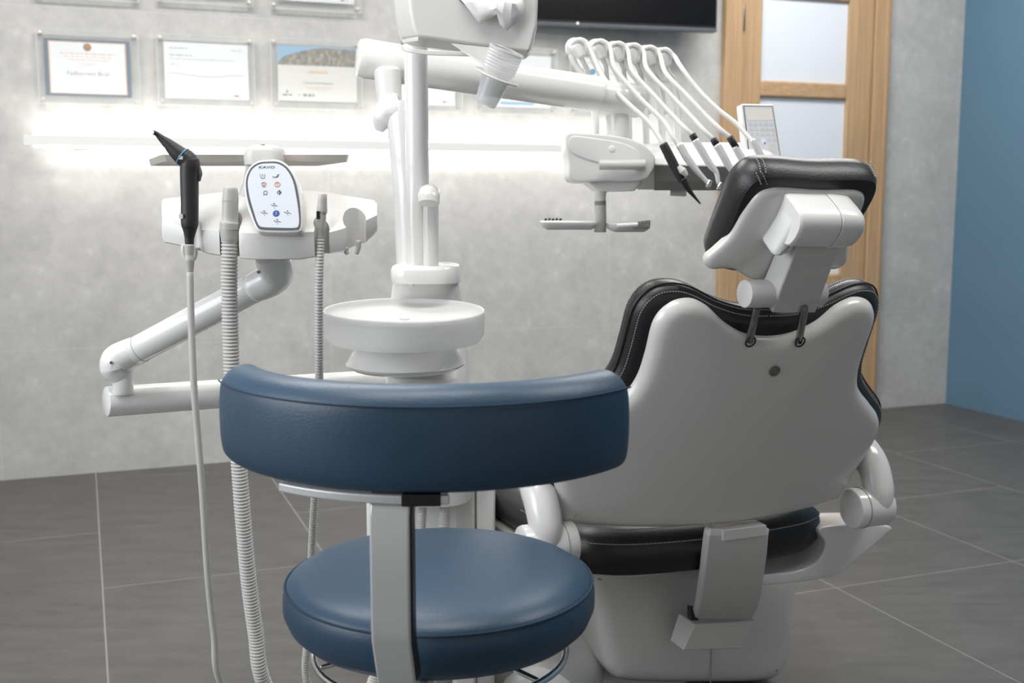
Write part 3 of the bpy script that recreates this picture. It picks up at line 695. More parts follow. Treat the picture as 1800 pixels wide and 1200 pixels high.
# neck column beneath the bowl and behind it
cb = U(757, 672, YU)
def col_sec(px0, px1, py, Y, d):
    a, b = U(px0, py, Y), U(px1, py, Y); cx = (a.x + b.x) / 2; hw = (b.x - a.x) / 2
    return [Vector((cx + hw * math.copysign(abs(math.cos(t)) ** .6, math.cos(t)), Y + d * math.copysign(abs(math.sin(t)) ** .6, math.sin(t)), a.z)) for t in [2 * PI * i / 40 for i in range(40)]]
mb = MB(); mb.rings([col_sec(686, 832, 860, 2.02, .12), col_sec(684, 830, 760, 2.01, .12), col_sec(683, 826, 690, 2.01, .12), col_sec(682, 824, 650, 2.02, .11), col_sec(682, 820, 600, 2.07, .06), col_sec(686, 815, 540, 2.08, .06), col_sec(692, 806, 495, 2.07, .055), col_sec(693, 805, 485, 2.07, .055)])
mb.build('neck_column', 'white2', unit)
mb = MB(); mb.rings([col_sec(690, 811, 494, 2.035, .072), col_sec(689, 811, 490, 2.035, .075), col_sec(689, 809, 472, 2.035, .075), col_sec(692, 807, 466, 2.035, .071), col_sec(697, 802, 464, 2.035, .066)])
mb.build('neck_cap', 'white', unit)
mb = MB(); a, b = U(640, 0, YU), U(0, 0, YU)
mb = MB(); lathe([(.0001, 0), (.005, 0), (.006, .008), (.004, .014), (.0001, .014)], U(722, 503, 1.99), (0, 0, 1), 14, mb); mb.build('water_outlet', 'white', unit)
# cup filler spout
pa, pb = U(757.5, 470, 1.985), U(757.5, 352, 1.985)
mb = MB(); tube([pa, pa.lerp(pb, .5), pb], .0135, 24, mb=mb, round_end=False); mb.build('cup_filler_pipe', 'white', unit)
tp = U(755, 347, 1.985)
mb = MB()
P = [tp + Vector((0, .016, -.012)), tp + Vector((0, .012, .002)), tp + Vector((0, -.002, .009)), tp + Vector((0, -.022, .004)), tp + Vector((0, -.03, -.010))]
tube(P, [.0165, .0175, .018, .018, .0172], 24, mb=mb, flat=.8, round_end=False); mb.build('cup_filler_spout', 'white', unit)
# curved main column behind the pole, with the ball joint carrying the instrument arm
mb = MB(); S = []
for x0, x1, y in ((697, 752, 470), (694, 752, 400), (692, 750, 340), (687, 748, 290), (682, 745, 240), (678, 742, 205), (680, 738, 188), (690, 728, 178)):
    a, b = U(x0, y, YU), U(x1, y, YU); cx = (a.x + b.x) / 2; hw = (b.x - a.x) / 2
    S.append([Vector((cx + hw * math.cos(t), YU + .03 * math.sin(t), a.z)) for t in [2 * PI * i / 36 for i in range(36)]])
mb.rings(S); mb.build('main_column', 'white', unit)
mb = MB(); P = [U(700, 190, YU), U(682, 196, YU), U(672, 212, YU), U(667, 228, YU)]
tube(P, [.03, .026, .02, .009], 24, mb=mb); mb.build('column_elbow', 'white', unit)
mb = MB(); P = [U(686, 200, YU + .01), U(684, 165, YU + .01), U(681, 125, YU + .01)]
tube(P, [.024, .023, .026], 24, mb=mb); mb.build('arm_neck', 'white', unit)
# bowl
tb = U(711, 543, 1.87); rb = .1348; hb_ = .060
AX = Vector((.012, -.05, 1)).normalized()
base_c = tb - AX * hb_
bowl = lathe([(.0005, 0), (.07, .0), (.108, .005), (.127, .009), (rb - .001, .019), (rb, hb_ - .002), (rb - .0015, hb_), (rb - .004, hb_ - .001), (rb - .0055, hb_ - .008), (rb - .012, hb_ - .013), (.08, hb_ - .016), (.0005, hb_ - .018)], base_c, AX, 80).build('spittoon_bowl', 'frosty', unit)
mb = MB(); lathe([(.0001, 0), (.008, 0), (.008, .002), (.0001, .003)], base_c + AX * (hb_ - .0175), AX, 20, mb); mb.build('drain_cap', 'white', bowl)
fc = U(713, 640, 1.88)
lathe([(.0005, -.006), (.09, -.006), (.0995, 0), (.101, .003), (.096, .010), (.085, .028), (.080, .036), (.02, .038), (.0005, .038)], fc, (0, -.02, 1), 64).build('bowl_flange', 'white', unit)
# lower and upper swing arm
def tubepx(a, b, Ya, Yb, ra, rb_, name, m='white', par=unit, k=0):
    A, B = U(*a, Ya), U(*b, Yb); mb = MB(); cyl(A, B, ra, 40, .004, mb=mb); return mb.build(name, m, par)
A, B = U(186, 706, 1.78), U(688, 671, 2.08)
cyl(A, B, .0245, 48, .003).build('lower_arm', 'white', unit)
J = U(218, 634, 1.78)
mb = MB(); lathe([(.015, 0), (.0165, .004), (.0165, .045), (.015, .05)], U(217, 692, 1.78), (0, 0, 1), 32, mb); mb.build('pivot_collar', 'white', unit)
A, B = U(232, 620, 1.78), U(462, 498, 1.72)
d = (B - A).normalized()
arm = cyl(A, B, .0225, 48, .002).build('upper_arm', 'white', unit)
for fr_ in (.07, .93):
    c = A.lerp(B, fr_); mb = MB(); lathe([(.0218, -.0008), (.0228, -.0004), (.0228, .0004), (.0218, .0008)], c, d, 40, mb); mb.build('seam_ring', 'under', arm)
mb = MB(); P = [U(250, 612, 1.78), U(222, 624, 1.78), U(208, 634, 1.78), U(206, 648, 1.78), U(216, 664, 1.78)]
tube(P, [.0225, .0245, .027, .0265, .018], 32, mb=mb); kn = mb.build('elbow_joint', 'white', unit)
mb = MB(); lathe([(.0001, 0), (.0025, 0), (.0025, .002), (.0001, .002)], U(196, 637, 1.7525), (0, -1, 0), 12, mb); mb.build('joint_screw', 'dchrome', kn)
mb = MB(); P = [U(445, 507, 1.72), U(472, 494, 1.715), U(484, 482, 1.71), U(482, 466, 1.70), U(474, 452, 1.69)]
tube(P, [.0225, .025, .027, .0265, .024], 32, mb=mb); kn = mb.build('console_joint', 'white', unit)
mb = MB(); lathe([(.0001, 0), (.0025, 0), (.0025, .002), (.0001, .002)], U(455, 478, 1.683), (0, -1, 0), 12, mb); mb.build('joint_screw', 'dchrome', kn)
# big instrument arm
A, B = U(640, 103, 2.12), U(1052, 166, 2.25)
dA = (B - A).normalized()
mb = MB(); lathe([(.030, -.012), (.0335, -.01), (.0365, 0), (.0365, .002)], A, dA, 48, mb)
lathe([(.0365, 0), (.0355, .15), (.0345, (B - A).length)], A, dA, 48, mb); big = mb.build('instrument_arm', 'white', unit)
mb = MB(); lathe([(.0001, 0), (.0032, 0), (.0032, .0015), (.0001, .0015)], U(692, 127, 2.093), (0, -1, 0), 12, mb); mb.build('joint_screw', 'dchrome', big)

# pole with tissue dispenser
pole = thing('light_pole', 'upright white lamp pole standing behind the spittoon bowl, carrying the tissue box', 'pole', U(733, 460, 2.025))
YP = 2.025
a, b = U(713, 300, YP), U(754, 300, YP); rp = (b.x - a.x) / 2; cx = (a.x + b.x) / 2
mb = MB(); lathe([(rp, U(733, 470, YP).z), (rp, 1.95)], (cx, YP, 0), (0, 0, 1), 40, mb); mb.build('pole_tube', 'white', pole)
YT = 1.93
f = Fr((0, YT - .06, 0))
disp = thing('tissue_dispenser', 'white tissue box on the pole with a cup holder ring', 'tissue box', U(820, 70, YT))
oo = fp([(722, -60), (940, -60), (945, -20), (946, 20), (941, 55), (930, 92), (880, 88), (800, 76), (737, 67), (722, 40), (718, 0)], f)
top = f.px(800, -75)[1]
# body: front outline with rounded left flank running backwards
def dsec(x0, x1, y, yl):  # plan section at a height
    a, b = f.px(x0, y), f.px(x1, yl)
    return a, b
S = []
for yL, yR, xl, xr, fl in ((65, 92, 706, 930, 737), (50, 76, 701, 936, 728), (20, 40, 695, 944, 722), (-20, -10, 692, 946, 720), (-60, -60, 694, 944, 722), (-85, -85, 700, 938, 728)):
    fb = Fr((0, YT + .045, 0)); fm = Fr((0, YT + .0, 0))
    pf0 = f.px(fl, yL); pf1 = f.px(xr, yR); pl = fm.px(xl, yL); pb = fb.px(xl + 12, yL); pb1 = fb.px(xr - 6, yR)
    S.append([f.pt(*pf0), f.pt(*pf1), Vector((pf1[0] + .001, YT, pf1[1])), Vector((pb1[0], YT + .045, pf1[1])), Vector((pb[0], YT + .045, pf0[1])), Vector((pl[0], YT, pf0[1])), Vector((pl[0] + .003, YT - .035, pf0[1]))])
mb = MB(); mb.rings(S); mb.build('dispenser_body', 'greyw', disp, bevel=.005)
# slot
sl = cat([(803, -8), (812, 6), (830, 12), (858, 10), (880, -2), (884, -20), (803, -20)], 5, True)
mb = MB(); o_ = [f.px(p.x, p.y) for p in sl]; mb.rings([[f.pt(*p, -.001) for p in o_], [f.pt(*p, .0008) for p in o_]]); mb.build('slot', 'under', disp, smooth=False)
# lower tray strip and cup ring arm
ya = YT - .04
P = [U(735, 68, ya - .04), U(712, 72, ya), U(704, 78, ya), U(712, 86, ya - .02), U(750, 92, ya - .03), U(800, 94, ya - .035), U(850, 96, ya - .04), U(886, 100, ya - .045)]
pl_ = cat(P, 8); mb = MB()
mb.rings([[p + Vector((0, 0, .0035)), p + Vector((0, .006, .0035)), p + Vector((0, .006, -.0035)), p + Vector((0, 0, -.0035))] for p in pl_]); mb.build('holder_strip', 'greyw', disp, bevel=.001)
mb = MB(); q = [U(790, 75, ya - .045), U(935, 92, ya - .045), U(905, 100, ya - .05), U(870, 96, ya - .05), U(850, 112, ya - .05), U(820, 95, ya - .045)]
mb.hexa([U(792, 76, ya - .046), U(875, 85, ya - .046), U(878, 128, ya - .05), U(845, 112, ya - .05)] + [p + Vector((0, .003, 0)) for p in (U(792, 76, ya - .046), U(875, 85, ya - .046), U(878, 128, ya - .05), U(845, 112, ya - .05))])
mb.build('holder_bracket', 'greyw', disp, smooth=False)
# cup
yc = YT - .105
ca, cb_ = U(853, 184, yc + .01), U(891, 88, yc - .008)
ax = (cb_ - ca).normalized(); L = (cb_ - ca).length
rr0, rr1 = .0180, .029
wall = [(rr0 * .9, 0), (rr0, .002)]
for i in range(1, 12): wall.append((rr0 + (.0252 - rr0) * i / 12 * 1.0, .002 + (L * .60) * i / 12))
k0 = L * .62
for i in range(14):
    wall.append((.0268 + .0016 * i / 14 + (.0010 if i % 2 else 0), k0 + (L - k0) * i / 14))
wall += [(rr1, L - .001), (rr1 + .0008, L), (rr1, L + .001), (rr1 - .001, L)]
inner = [(r - .001, h) for r, h in reversed(wall[2:-3])] + [(rr0 - .0015, .003), (.0003, .003)]
cup = MB(); lathe([(.0003, 0)] + wall + inner, ca, ax, 56, cup, cap=False)
tag(cup.build('plastic_cup', 'cup'), 'clear ribbed disposable plastic cup tilted in the holder ring of the tissue box', 'cup')
rc = ca.lerp(cb_, .52); rx = ax.orthogonal().normalized()
mb = MB(); lathe([(.0255, -.0015), (.037, -.0015), (.038, 0), (.037, .0015), (.0255, .0015)], rc, ax, 48, mb); mb.build('cup_ring', 'greyw', disp)
# tissue
f = Fr((0, YT - .068, 0))
def sheetfold(cols, name):
    vs = []; fs = []; n = len(cols[0])
    for c in cols:
        for (x, y, d) in c: vs.append(U(x, y, YT - .066 - d))
    for i in range(len(cols) - 1):
        for j in range(n - 1): fs.append((i * n + j, i * n + j + 1, (i + 1) * n + j + 1, (i + 1) * n + j))
    me = mesh(vs, fs); return me
cols = [[(806, -6, -.004), (812, 2, .006), (820, 10, .004), (828, 16, 0)],
        [(822, -14, -.002), (826, 4, .012), (830, 20, .008), (836, 32, .004)],
        [(842, -16, .0), (842, 4, .016), (842, 26, .012), (842, 42, .006)],
        [(858, -18, .002), (856, 2, .014), (858, 20, .018), (866, 30, .01)],
        [(874, -18, .0), (874, 0, .02), (872, 14, .026), (873, 24, .02)],
        [(888, -16, .004), (886, 4, .014), (884, 26, .016), (878, 42, .01)],
        [(902, -12, .0), (900, 6, .022), (897, 30, .014), (891, 54, .006)],
        [(914, -6, .004), (912, 8, .014), (912, 22, .012), (908, 40, .006)],
        [(920, 4, .0), (921, 12, .006), (920, 20, .006), (917, 30, .002)]]
me = sheetfold(cols, 'tissue'); ts = link('tissue', me, 'tissue'); sd = ts.modifiers.new('s', 'SOLIDIFY'); sd.thickness = .0008
tag(ts, 'crumpled white paper tissue hanging out of the dispenser slot', 'tissue')

# ------------------------------------------------------------------ ASSISTANT CONSOLE
YC = 1.62
con = thing('assistant_console', 'white assistant control console with oval keypad on the left swing arm', 'control console', U(474, 455, 1.69))
cols = [(285, 351, 384, 420), (289, 349, 386, 427), (310, 347, 395, 431), (345, 343, 404, 440), (366, 340, 404, 447), (388, 338, 405, 450), (402, 337, 407, 451), (424, 336, 409, 455), (445, 335, 410, 457), (490, 334.5, 410, 457.5), (530, 335, 408, 456), (556, 336, 407, 452), (566, 337, 406, 447), (580, 339, 408, 446), (603, 343, 402, 443), (619, 346, 394, 437), (640, 349, 389, 428), (658, 352, 380, 412), (663, 358, 378, 405)]
S = []
for x, yt, ym, yb in cols:
    q = ((x - 474) / 190.); Y0 = YC + .045 * q * q; Y1 = YC + .07 + .02 * q * q
    if 405 < x < 560: Y0 -= .006
    yf = U(x, ym, Y0); yb_ = U(x, yb, Y0 + .002); yt_ = U(x, yt, Y1)
    S.append([yf, yf.lerp(yb_, .5) + Vector((0, -.0015, 0)), yb_ + Vector((0, 0, .002)), yb_ + Vector((0, .006, 0)), Vector((yt_.x, Y1 + .008, yb_.z + .006)), Vector((yt_.x, Y1 + .012, yt_.z - .006)), yt_, yt_.lerp(yf, .5) + Vector((0, -.002, .004))])
mb = MB(); mb.rings(S); body = mb.build('console_body', 'shell', con)
# holder notches (cut right through, open to the front)
cutters = []
for x, y, r, ro, Yc in ((333, 400, .0158, .0085, YC + .012), (404, 400, .0165, .0150, YC + .008), (564, 400, .0115, .0085, YC + .010), (622, 392, .0168, .0095, YC + .030)):
    c = U(x, y, Yc); z0, z1 = c.z - .15, c.z + .15
    ang = [i * 2 * PI / 28 for i in range(28)]
    mb = MB(); mb.rings([[Vector((c.x + r * math.cos(a), c.y + .006 + r * math.sin(a), z)) for a in ang] for z in (z0, z1)])
    cutters.append(mb.build('cut', 'shell'))
    mb = MB(); mb.hexa([Vector((c.x + sx * ro, y_, z)) for z in (z0, z1) for sx, y_ in ((-1, c.y - .2), (1, c.y - .2), (1, c.y), (-1, c.y))]); cutters.append(mb.build('cut', 'shell'))
cut(body, cutters)
bv = body.modifiers.new('bevel', 'BEVEL'); bv.width = .0022; bv.segments = 3; bv.limit_method = 'ANGLE'; bv.angle_limit = R(35)
# holder clips below the notches
def clip(xa, ya_, xb, yb2, Yc, w_=4.5):
    P = [U(xa, ya_, Yc), U(xa, (ya_ + yb2) / 2, Yc), U(xb, yb2, Yc)]
    mb = MB(); tube(P, [.0042, .0038, .003], 10, mb=mb); mb.build('holder_clip', 'shell', con)
clip(323, 432, 326, 456, YC + .03); clip(343, 436, 341, 456, YC + .03); clip(608, 436, 611, 446, YC + .045); clip(630, 424, 627, 446, YC + .045)
# keypad housing: egg shaped plate, tilted back
KT = R(24); kc = U(487, 407, YC - .016)
KF = Fr(kc, (1, 0, 0), (0, math.sin(KT), math.cos(KT)))
egg = fp([(470, 281), (492, 282), (510, 294), (524, 318), (531, 350), (533, 385), (531, 404), (522, 409), (490, 410), (462, 409), (451, 404), (440, 380), (431, 350), (429, 318), (437, 296), (452, 284)], KF)
solid(egg, KF, rprof(-.030, .002, .003), k=5).build('keypad_housing', 'shell', con)
e2 = shrink(cat(egg, 5, True), .0040)
kp = solid(e2, KF, [(0, .0015), (.0, .0030)], spline=False).build('keypad_rim', 'dgrey', con)
e3 = shrink(cat(egg, 5, True), .0074)
pn = solid(e3, KF, [(0, .0026), (.0, .0034)], spline=False).build('keypad_panel', 'panelw', con)
NK = .0037
def kpx(x, y): return KF.px(x, y, NK)
u, v = kpx(469, 294); text('KAVO', KF, u, v, NK, .0056, 'logo_lettering', 'dgrey', pn, sx=1.55)
def stroke(pts, m, r=.0005, name='icon'):
    mb = MB()
    for s_ in pts:
        P = [KF.pt(*kpx(*p), NK) for p in s_]; tube(P, r, 5, mb=mb, spline=False, round_end=False)
    return mb.build(name, m, pn)
def cir(cx_, cy_, rx, ry=None, n=14): return [(cx_ + rx * math.cos(i * 2 * PI / n), cy_ + (ry or rx) * math.sin(i * 2 * PI / n)) for i in range(n + 1)]
stroke([[(457, 306), (459, 313), (465, 313), (465.5, 306)], [(461, 306), (462, 310)]], 'greenp')
stroke([[(479, 310), (483, 312), (484, 310)], [(485, 312), (489, 310), (490, 306), (487, 308), (486, 311)]], 'dgrey')
stroke([[(459, 323), (463, 320.5), (468, 322), (467, 325), (460, 325)], [(461, 328), (467, 328)]], 'redp')
stroke([cir(487.5, 324, 4.8, 4), [(487.5, 321), (487.5, 325)]], 'orangep')
stroke([cir(466.5, 338.5, 3.3), [(463, 343), (464, 342)], [(470, 343), (469, 342)]], 'bluep', .0004)
stroke([[(487, 338), (491, 334), (494.5, 338), (491, 342), (487, 338)], [(491, 334.5), (491, 341.5)], [(492.5, 336), (492.5, 340)]], 'dgrey')
for cx_, cy_ in ((482, 361), (464.5, 374), (505.5, 374), (487.5, 389)):
    stroke([[(cx_ - 6, cy_ - 2), (cx_ - 1.5, cy_ + 1), (cx_ + 2, cy_ - .5), (cx_ + 6, cy_ + 1.5)], cir(cx_ - .3, cy_ - 3.2, .8, n=6), [(cx_ + .5, cy_ + 3.6), (cx_ + .5, cy_ + 5)]], 'dgrey', .0004)
u, v = kpx(485.5, 375); mb = MB(); lathe([(.0001, 0), (.0048, 0), (.0048, .0004), (.0001, .0005)], KF.pt(u, v, NK - .0002), KF.z, 24, mb); mb.build('memory_button', 'bluep', pn)
text('LP', KF, u, v + .0013, NK + .0003, .0026, 'button_lettering', 'panelw', pn); text('AP', KF, u, v - .0016, NK + .0003, .0026, 'button_lettering', 'panelw', pn)
# support neck and cap holding the tray
mb = MB(); S = []
for x0, x1, y, Y in ((412, 520, 352, 1.69), (420, 505, 338, 1.69), (428, 498, 318, 1.69), (432, 492, 296, 1.70), (430, 494, 284, 1.705)):
    a, b = U(x0, y, Y), U(x1, y, Y); cx = (a.x + b.x) / 2; hw_ = (b.x - a.x) / 2
    S.append([Vector((cx + hw_ * math.cos(t), Y + .016 * math.sin(t), a.z)) for t in [2 * PI * i / 28 for i in range(28)]])
mb.rings(S); mb.build('support_neck', 'greyw', con)
f = Fr((0, 1.672, 0)); a = f.px(425, 289); b = f.px(492, 261)
S = []
for z, ins in ((a[1], 0), (a[1] + .012, -.0005), (b[1] - .004, .001), (b[1], .002), (b[1] + .004, .006), (b[1] + .0065, .014)):
    S.append([Vector((p[0], p[1], z)) for p in rrect(a[0] + ins, b[0] - ins, 1.672 + ins, 1.735 - ins * .5, .018, 6)])
mb = MB(); mb.rings(S); mb.build('support_cap', 'greyw', con)
# steel tray
tz = U(450, 284, 1.70).z; t0 = U(289, 284, 1.70); t1 = U(610, 282, 1.70)
b0_, b1_ = Vector((U(267, 293, 1.94).x, 1.94, 0)), Vector((U(563, 293, 1.94).x, 1.94, 0))
def traysec(z, ins): 
    P = [(t0.x + ins, 1.70 + ins), (t1.x - ins, 1.70 + ins), (t1.x - ins, 1.72), (b1_.x - ins, 1.94 - ins), (b0_.x + .02, 1.94 - ins), (b0_.x + ins, 1.925), (t0.x - .012 + ins, 1.72), ]
    return [Vector((x, y, z)) for x, y in P]
tr_ = MB(); hz = .0105
tr_.rings([traysec(tz + .002, .02), traysec(tz, .003), traysec(tz + hz, 0), traysec(tz + hz, .002), traysec(tz + .003, .004), traysec(tz + .0035, .02)])
tag(tr_.build('instrument_tray', 'steel', bevel=.0015), 'flat brushed steel tray held above the oval keypad console', 'tray')

# instruments resting in the assistant console
YH = YC + .012
def chain(pts, Y): return [U(x, y, Y if not isinstance(Y, (list, tuple)) else Y[i]) for i, (x, y) in enumerate(pts)]
cm = thing('curing_light', 'black angled curing light handpiece with blue ring, leftmost in the console holder', 'curing light', U(333, 430, YH))
P = chain([(333, 432), (333, 418), (333.5, 404), (333.5, 392), (333.5, 350), (333, 312), (334, 292), (333, 281)], YH)
mb = MB(); tube(P, [.0062, .0068, .0098, .0124, .0126, .0132, .0142, .0135], 24, mb=mb); h = mb.build('handpiece_body', 'blackm', cm)
P = chain([(334, 285), (324, 277), (312, 268), (300, 257), (288, 246), (279, 238.5), (273, 234), (269, 233)], [YH, YH, YH - .002, YH - .004, YH - .006, YH - .008, YH - .01, YH - .012])
mb = MB(); tube(P, [.0135, .0138, .0115, .0088, .0062, .0042, .0033, .0036], 24, mb=mb); mb.build('angled_neck', 'blackm', cm)
c = U(322, 275.5, YH - .001); d = (U(312, 268, YH) - U(324, 277, YH)).normalized()
mb = MB(); lathe([(.0136, -.0009), (.0143, -.0005), (.0143, .0005), (.0136, .0009)], c + d * .001, d, 32, mb); mb.build('blue_ring', 'bluering', cm)
mb = MB(); lathe([(.0001, 0), (.0028, 0), (.0028, .001), (.0001, .0012)], U(268, 233, YH - .016), (-.3, -1, 0), 16, mb); mb.build('light_tip', 'lcd', cm)
f = Fr((0, YH - .0142, 0)); mb = MB(); a = f.px(314, 280); b = f.px(321, 274); mb.box(f, a[0], b[0], a[1], b[1], -.002, .0003); mb.build('button', 'greyw', cm, smooth=False)
mb = MB(); a = f.px(315, 384); b = f.px(321, 376); mb.box(f, a[0], b[0], a[1], b[1], -.004, .0005); mb.build('button', 'greyw', cm, smooth=False)
mb = MB(); P = chain([(350, 292), (351.5, 305), (350, 318)], YH); tube(P, [.002, .0035, .002], 10, mb=mb); mb.build('trigger_strip', 'rubber', cm)
mb = MB(); P = chain([(333, 431), (333, 448), (333.5, 457), (334, 480)], YH); tube(P, [.0075, .0062, .0072, .0048], 20, mb=mb); mb.build('hose_coupling', 'warm', cm)
HP = chain([(334, 478), (336, 560), (341, 680), (349, 780), (356, 870), (365, 1010), (376, 1115), (388, 1200)], [YH, YH, YH, YH + .005, YH + .01, YH + .02, YH + .03, YH + .04])
def hose_tail(P, end):
    p = P[-1]; e = Vector(end); return P + [p.lerp(e, .25) + Vector((0, 0, -.13)), Vector((p.x * .5 + e.x * .5, p.y * .5 + e.y * .5, .015)), Vector((e.x - .04, e.y - .03, .02)), e]
mb = MB(); tube(hose_tail(HP, (-.26, 1.97, .12)), .0052, 12, mb=mb); mb.build('hose', 'hose', cm)
sh_ = thing('suction_handpiece', 'large grey suction handpiece with thick corrugated hose left of the keypad', 'suction hose', U(404, 425, YH))
mb = MB(); c = U(405, 330, YH)
P = chain([(404, 424), (403.5, 405), (403.5, 392), (404, 384), (405, 350), (405.3, 331.5)], YH)
mb = MB(); tube(P, [.0122, .0140, .0142, .0118, .0116, .0103], 28, mb=mb, spline=True, k=5); h = mb.build('handpiece_body', 'warm', sh_)
mb = MB(); lathe([(.0001, 0), (.0066, 0), (.0066, .0012), (.0001, .0012)], U(405.3, 329.5, YH), (0, 0, 1), 24, mb); mb.build('suction_opening', 'under', h)
for y_, r_ in ((353, .0119), (403, .0143)):
    mb = MB(); lathe([(r_ - .0006, -.0005), (r_, 0), (r_ - .0006, .0005)], U(404.5, y_, YH), (0, 0, 1), 28, mb); mb.build('seam_ring', 'under', h)
HP = chain([(403.5, 424), (403, 500), (405.5, 600), (410, 700), (418, 790), (427, 910), (437, 1020), (449, 1110), (464, 1200)], [YH, YH, YH, YH, YH + .005, YH + .01, YH + .02, YH + .03, YH + .04])
corrugated(hose_tail(HP, (-.235, 1.97, .2)), .0122, .0052).build('hose', 'hose', sh_)
sj = thing('saliva_ejector', 'slim grey saliva ejector with small black slider and thin ribbed hose right of the keypad', 'suction hose', U(565, 410, YH))
P = chain([(563.5, 418), (564, 400), (564.5, 384), (565, 372), (566, 371), (567, 342)], YH)
mb = MB(); tube(P, [.0050, .0066, .0072, .0070, .0078, .0064], 22, mb=mb, k=4); h = mb.build('handpiece_body', 'warm', sj)
f = Fr((0, YH - .0072, 0)); mb = MB(); a = f.px(556.5, 385); b = f.px(562, 371); mb.box(f, a[0], b[0], a[1], b[1], -.004, .0012); mb.build('slider', 'black', sj, bevel=.0006)
HP = chain([(563, 416), (561, 500), (561, 620), (561, 720), (556, 830), (550, 930), (545, 1040), (541, 1120), (540, 1200)], [YH, YH, YH + .02, YH + .05, YH + .07, YH + .1, YH + .13, YH + .15, YH + .17])
corrugated(hose_tail(HP, (-.21, 1.97, .1)), .0064, .0046).build('hose', 'hose', sj)

# ------------------------------------------------------------------ DENTIST CONSOLE
YD = 2.2
den = thing('dentist_console', 'white dentist instrument console with six whip arms above the treatment chair', 'instrument console', U(1150, 330, 2.3))
f = Fr((0, YD, 0))
lf_ = fp([(996, 237), (1030, 234), (1070, 237), (1105, 243), (1133, 255), (1149, 272), (1152, 286), (1146, 302), (1128, 317), (1060, 318), (1006, 318), (1000, 285)], f)
solid(lf_, f, rprof(-.2, 0, .004), k=5).build('end_cover', 'white2', den)
rc_ = fp([(1004, 240), (1040, 242), (1090, 250), (1118, 262), (1128, 278), (1118, 287), (1060, 288), (1004, 268)], f)
solid(rc_, f, [(0, -.002), (0, .0004), (.0015, .0018), (.003, .002)], k=4, caps=()).build('cover_relief', 'white2', den)
# right body with sloping top and dark underside
S = []
for x, d1 in ((1120, 0), (1335, 0), (1358, 8), (1366, 24), (1392, 34)):
    P = [U(x, (287 if x < 1200 else 294) + (6 if x > 1380 else 0), YD + .005), U(x, 319, YD + .03), U(x, 333, YD + .07), U(x, 333, YD + .19), U(x, 262 + d1, YD + .2), U(x, 250 + d1 * 1.2, YD + .185), U(x, 254 + d1 * 1.1, YD + .15), U(x, 272 + d1 * .6, YD + .04)]
    S.append(P)
mb = MB(); mb.rings(S); mb.build('console_body', 'white2', den, bevel=.003)
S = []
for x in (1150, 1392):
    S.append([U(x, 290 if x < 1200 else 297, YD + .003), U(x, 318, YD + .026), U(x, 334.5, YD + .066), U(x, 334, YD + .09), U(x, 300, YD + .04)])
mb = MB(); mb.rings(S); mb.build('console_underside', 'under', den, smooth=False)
solid(fp([(1036, 314), (1126, 314), (1120, 333), (1108, 336), (1062, 336), (1046, 332)], f), Fr((0, YD + .02, 0)), rprof(-.12, 0, .006), k=4).build('lower_housing', 'white2', den)
mb = MB(); cyl(U(1053, 289.5, YD - .02), U(1134, 289.5, YD - .02), .0098, 28, .001, mb=mb); cyl(U(1126, 289.5, YD - .02), U(1126, 289.5, YD + .02), .009, 20, mb=mb); mb.build('handle', 'greyw', den)
mb = MB(); lathe([(.0001, 0), (.0075, 0), (.0075, .003), (.006, .004), (.0001, .0045)], U(1076, 262, YD + .001), (0, -1, 0), 24, mb); mb.build('side_button', 'white', den)
# whip arms
heads = [(1013, 88), (1050, 90), (1081, 94), (1109, 97), (1137, 101), (1163, 105)]
posts = [1048, 1075, 1106, 1136, 1164, 1192]
for i, (x, y) in enumerate(heads):
    yh = YD + .13 + .006 * i; bx = posts[i]
    P = [U(bx, 254, yh + .02), U(bx - 2, 210, yh + .02), U(bx - 6, 172, yh + .018), U(bx - 15, 142, yh + .012), U(x + 2, y + 32, yh + .006), U(x - 7, y + 14, yh), U(x - 7, y, yh)]
    mb = MB(); tube(P, [.0078, .0078, .0074, .0070, .0068, .0070, .0080], 14, mb=mb); mb.build('whip_arm', 'white', den)
    P = [U(bx + 6, 200, yh + .03), U(bx + 1, 165, yh + .028), U(bx - 8, 138, yh + .02), U(x + 15, y + 26, yh + .012), U(x + 7, y + 10, yh + .004)]
    mb = MB(); tube(P, [.0035, .0045, .005, .005, .005], 12, mb=mb); mb.build('whip_spring', 'white2', den)
    mb = MB(); P = [U(x - 7, y + 6, yh + .004), U(x - 3, y - 4, yh), U(x + 4, y - 2, yh - .006), U(x + 9, y + 10, yh - .010)]
    tube(P, [.0145, .0205, .0195, .011], 20, mb=mb, flat=.9); mb.build('whip_head', 'white', den)
mb = MB(); f4 = Fr((0, YD + .13, 0)); a = f4.px(1040, 152); b = f4.px(1046, 144); lathe([(.0001, 0), (.0055, 0), (.0055, .001), (.0001, .001)], U(1042, 126, YD + .125), (0, -1, 0), 16, mb); mb.build('blue_mark', 'lbluep', den)
# arm receiver behind the whips
cyl(U(1045, 168, 2.26), U(1125, 178, 2.30), .033, 36, .006).build('arm_knuckle', 'white', den)
cyl(U(1085, 180, 2.29), U(1085, 250, 2.29), .024, 30, .003).build('arm_post', 'white', den)
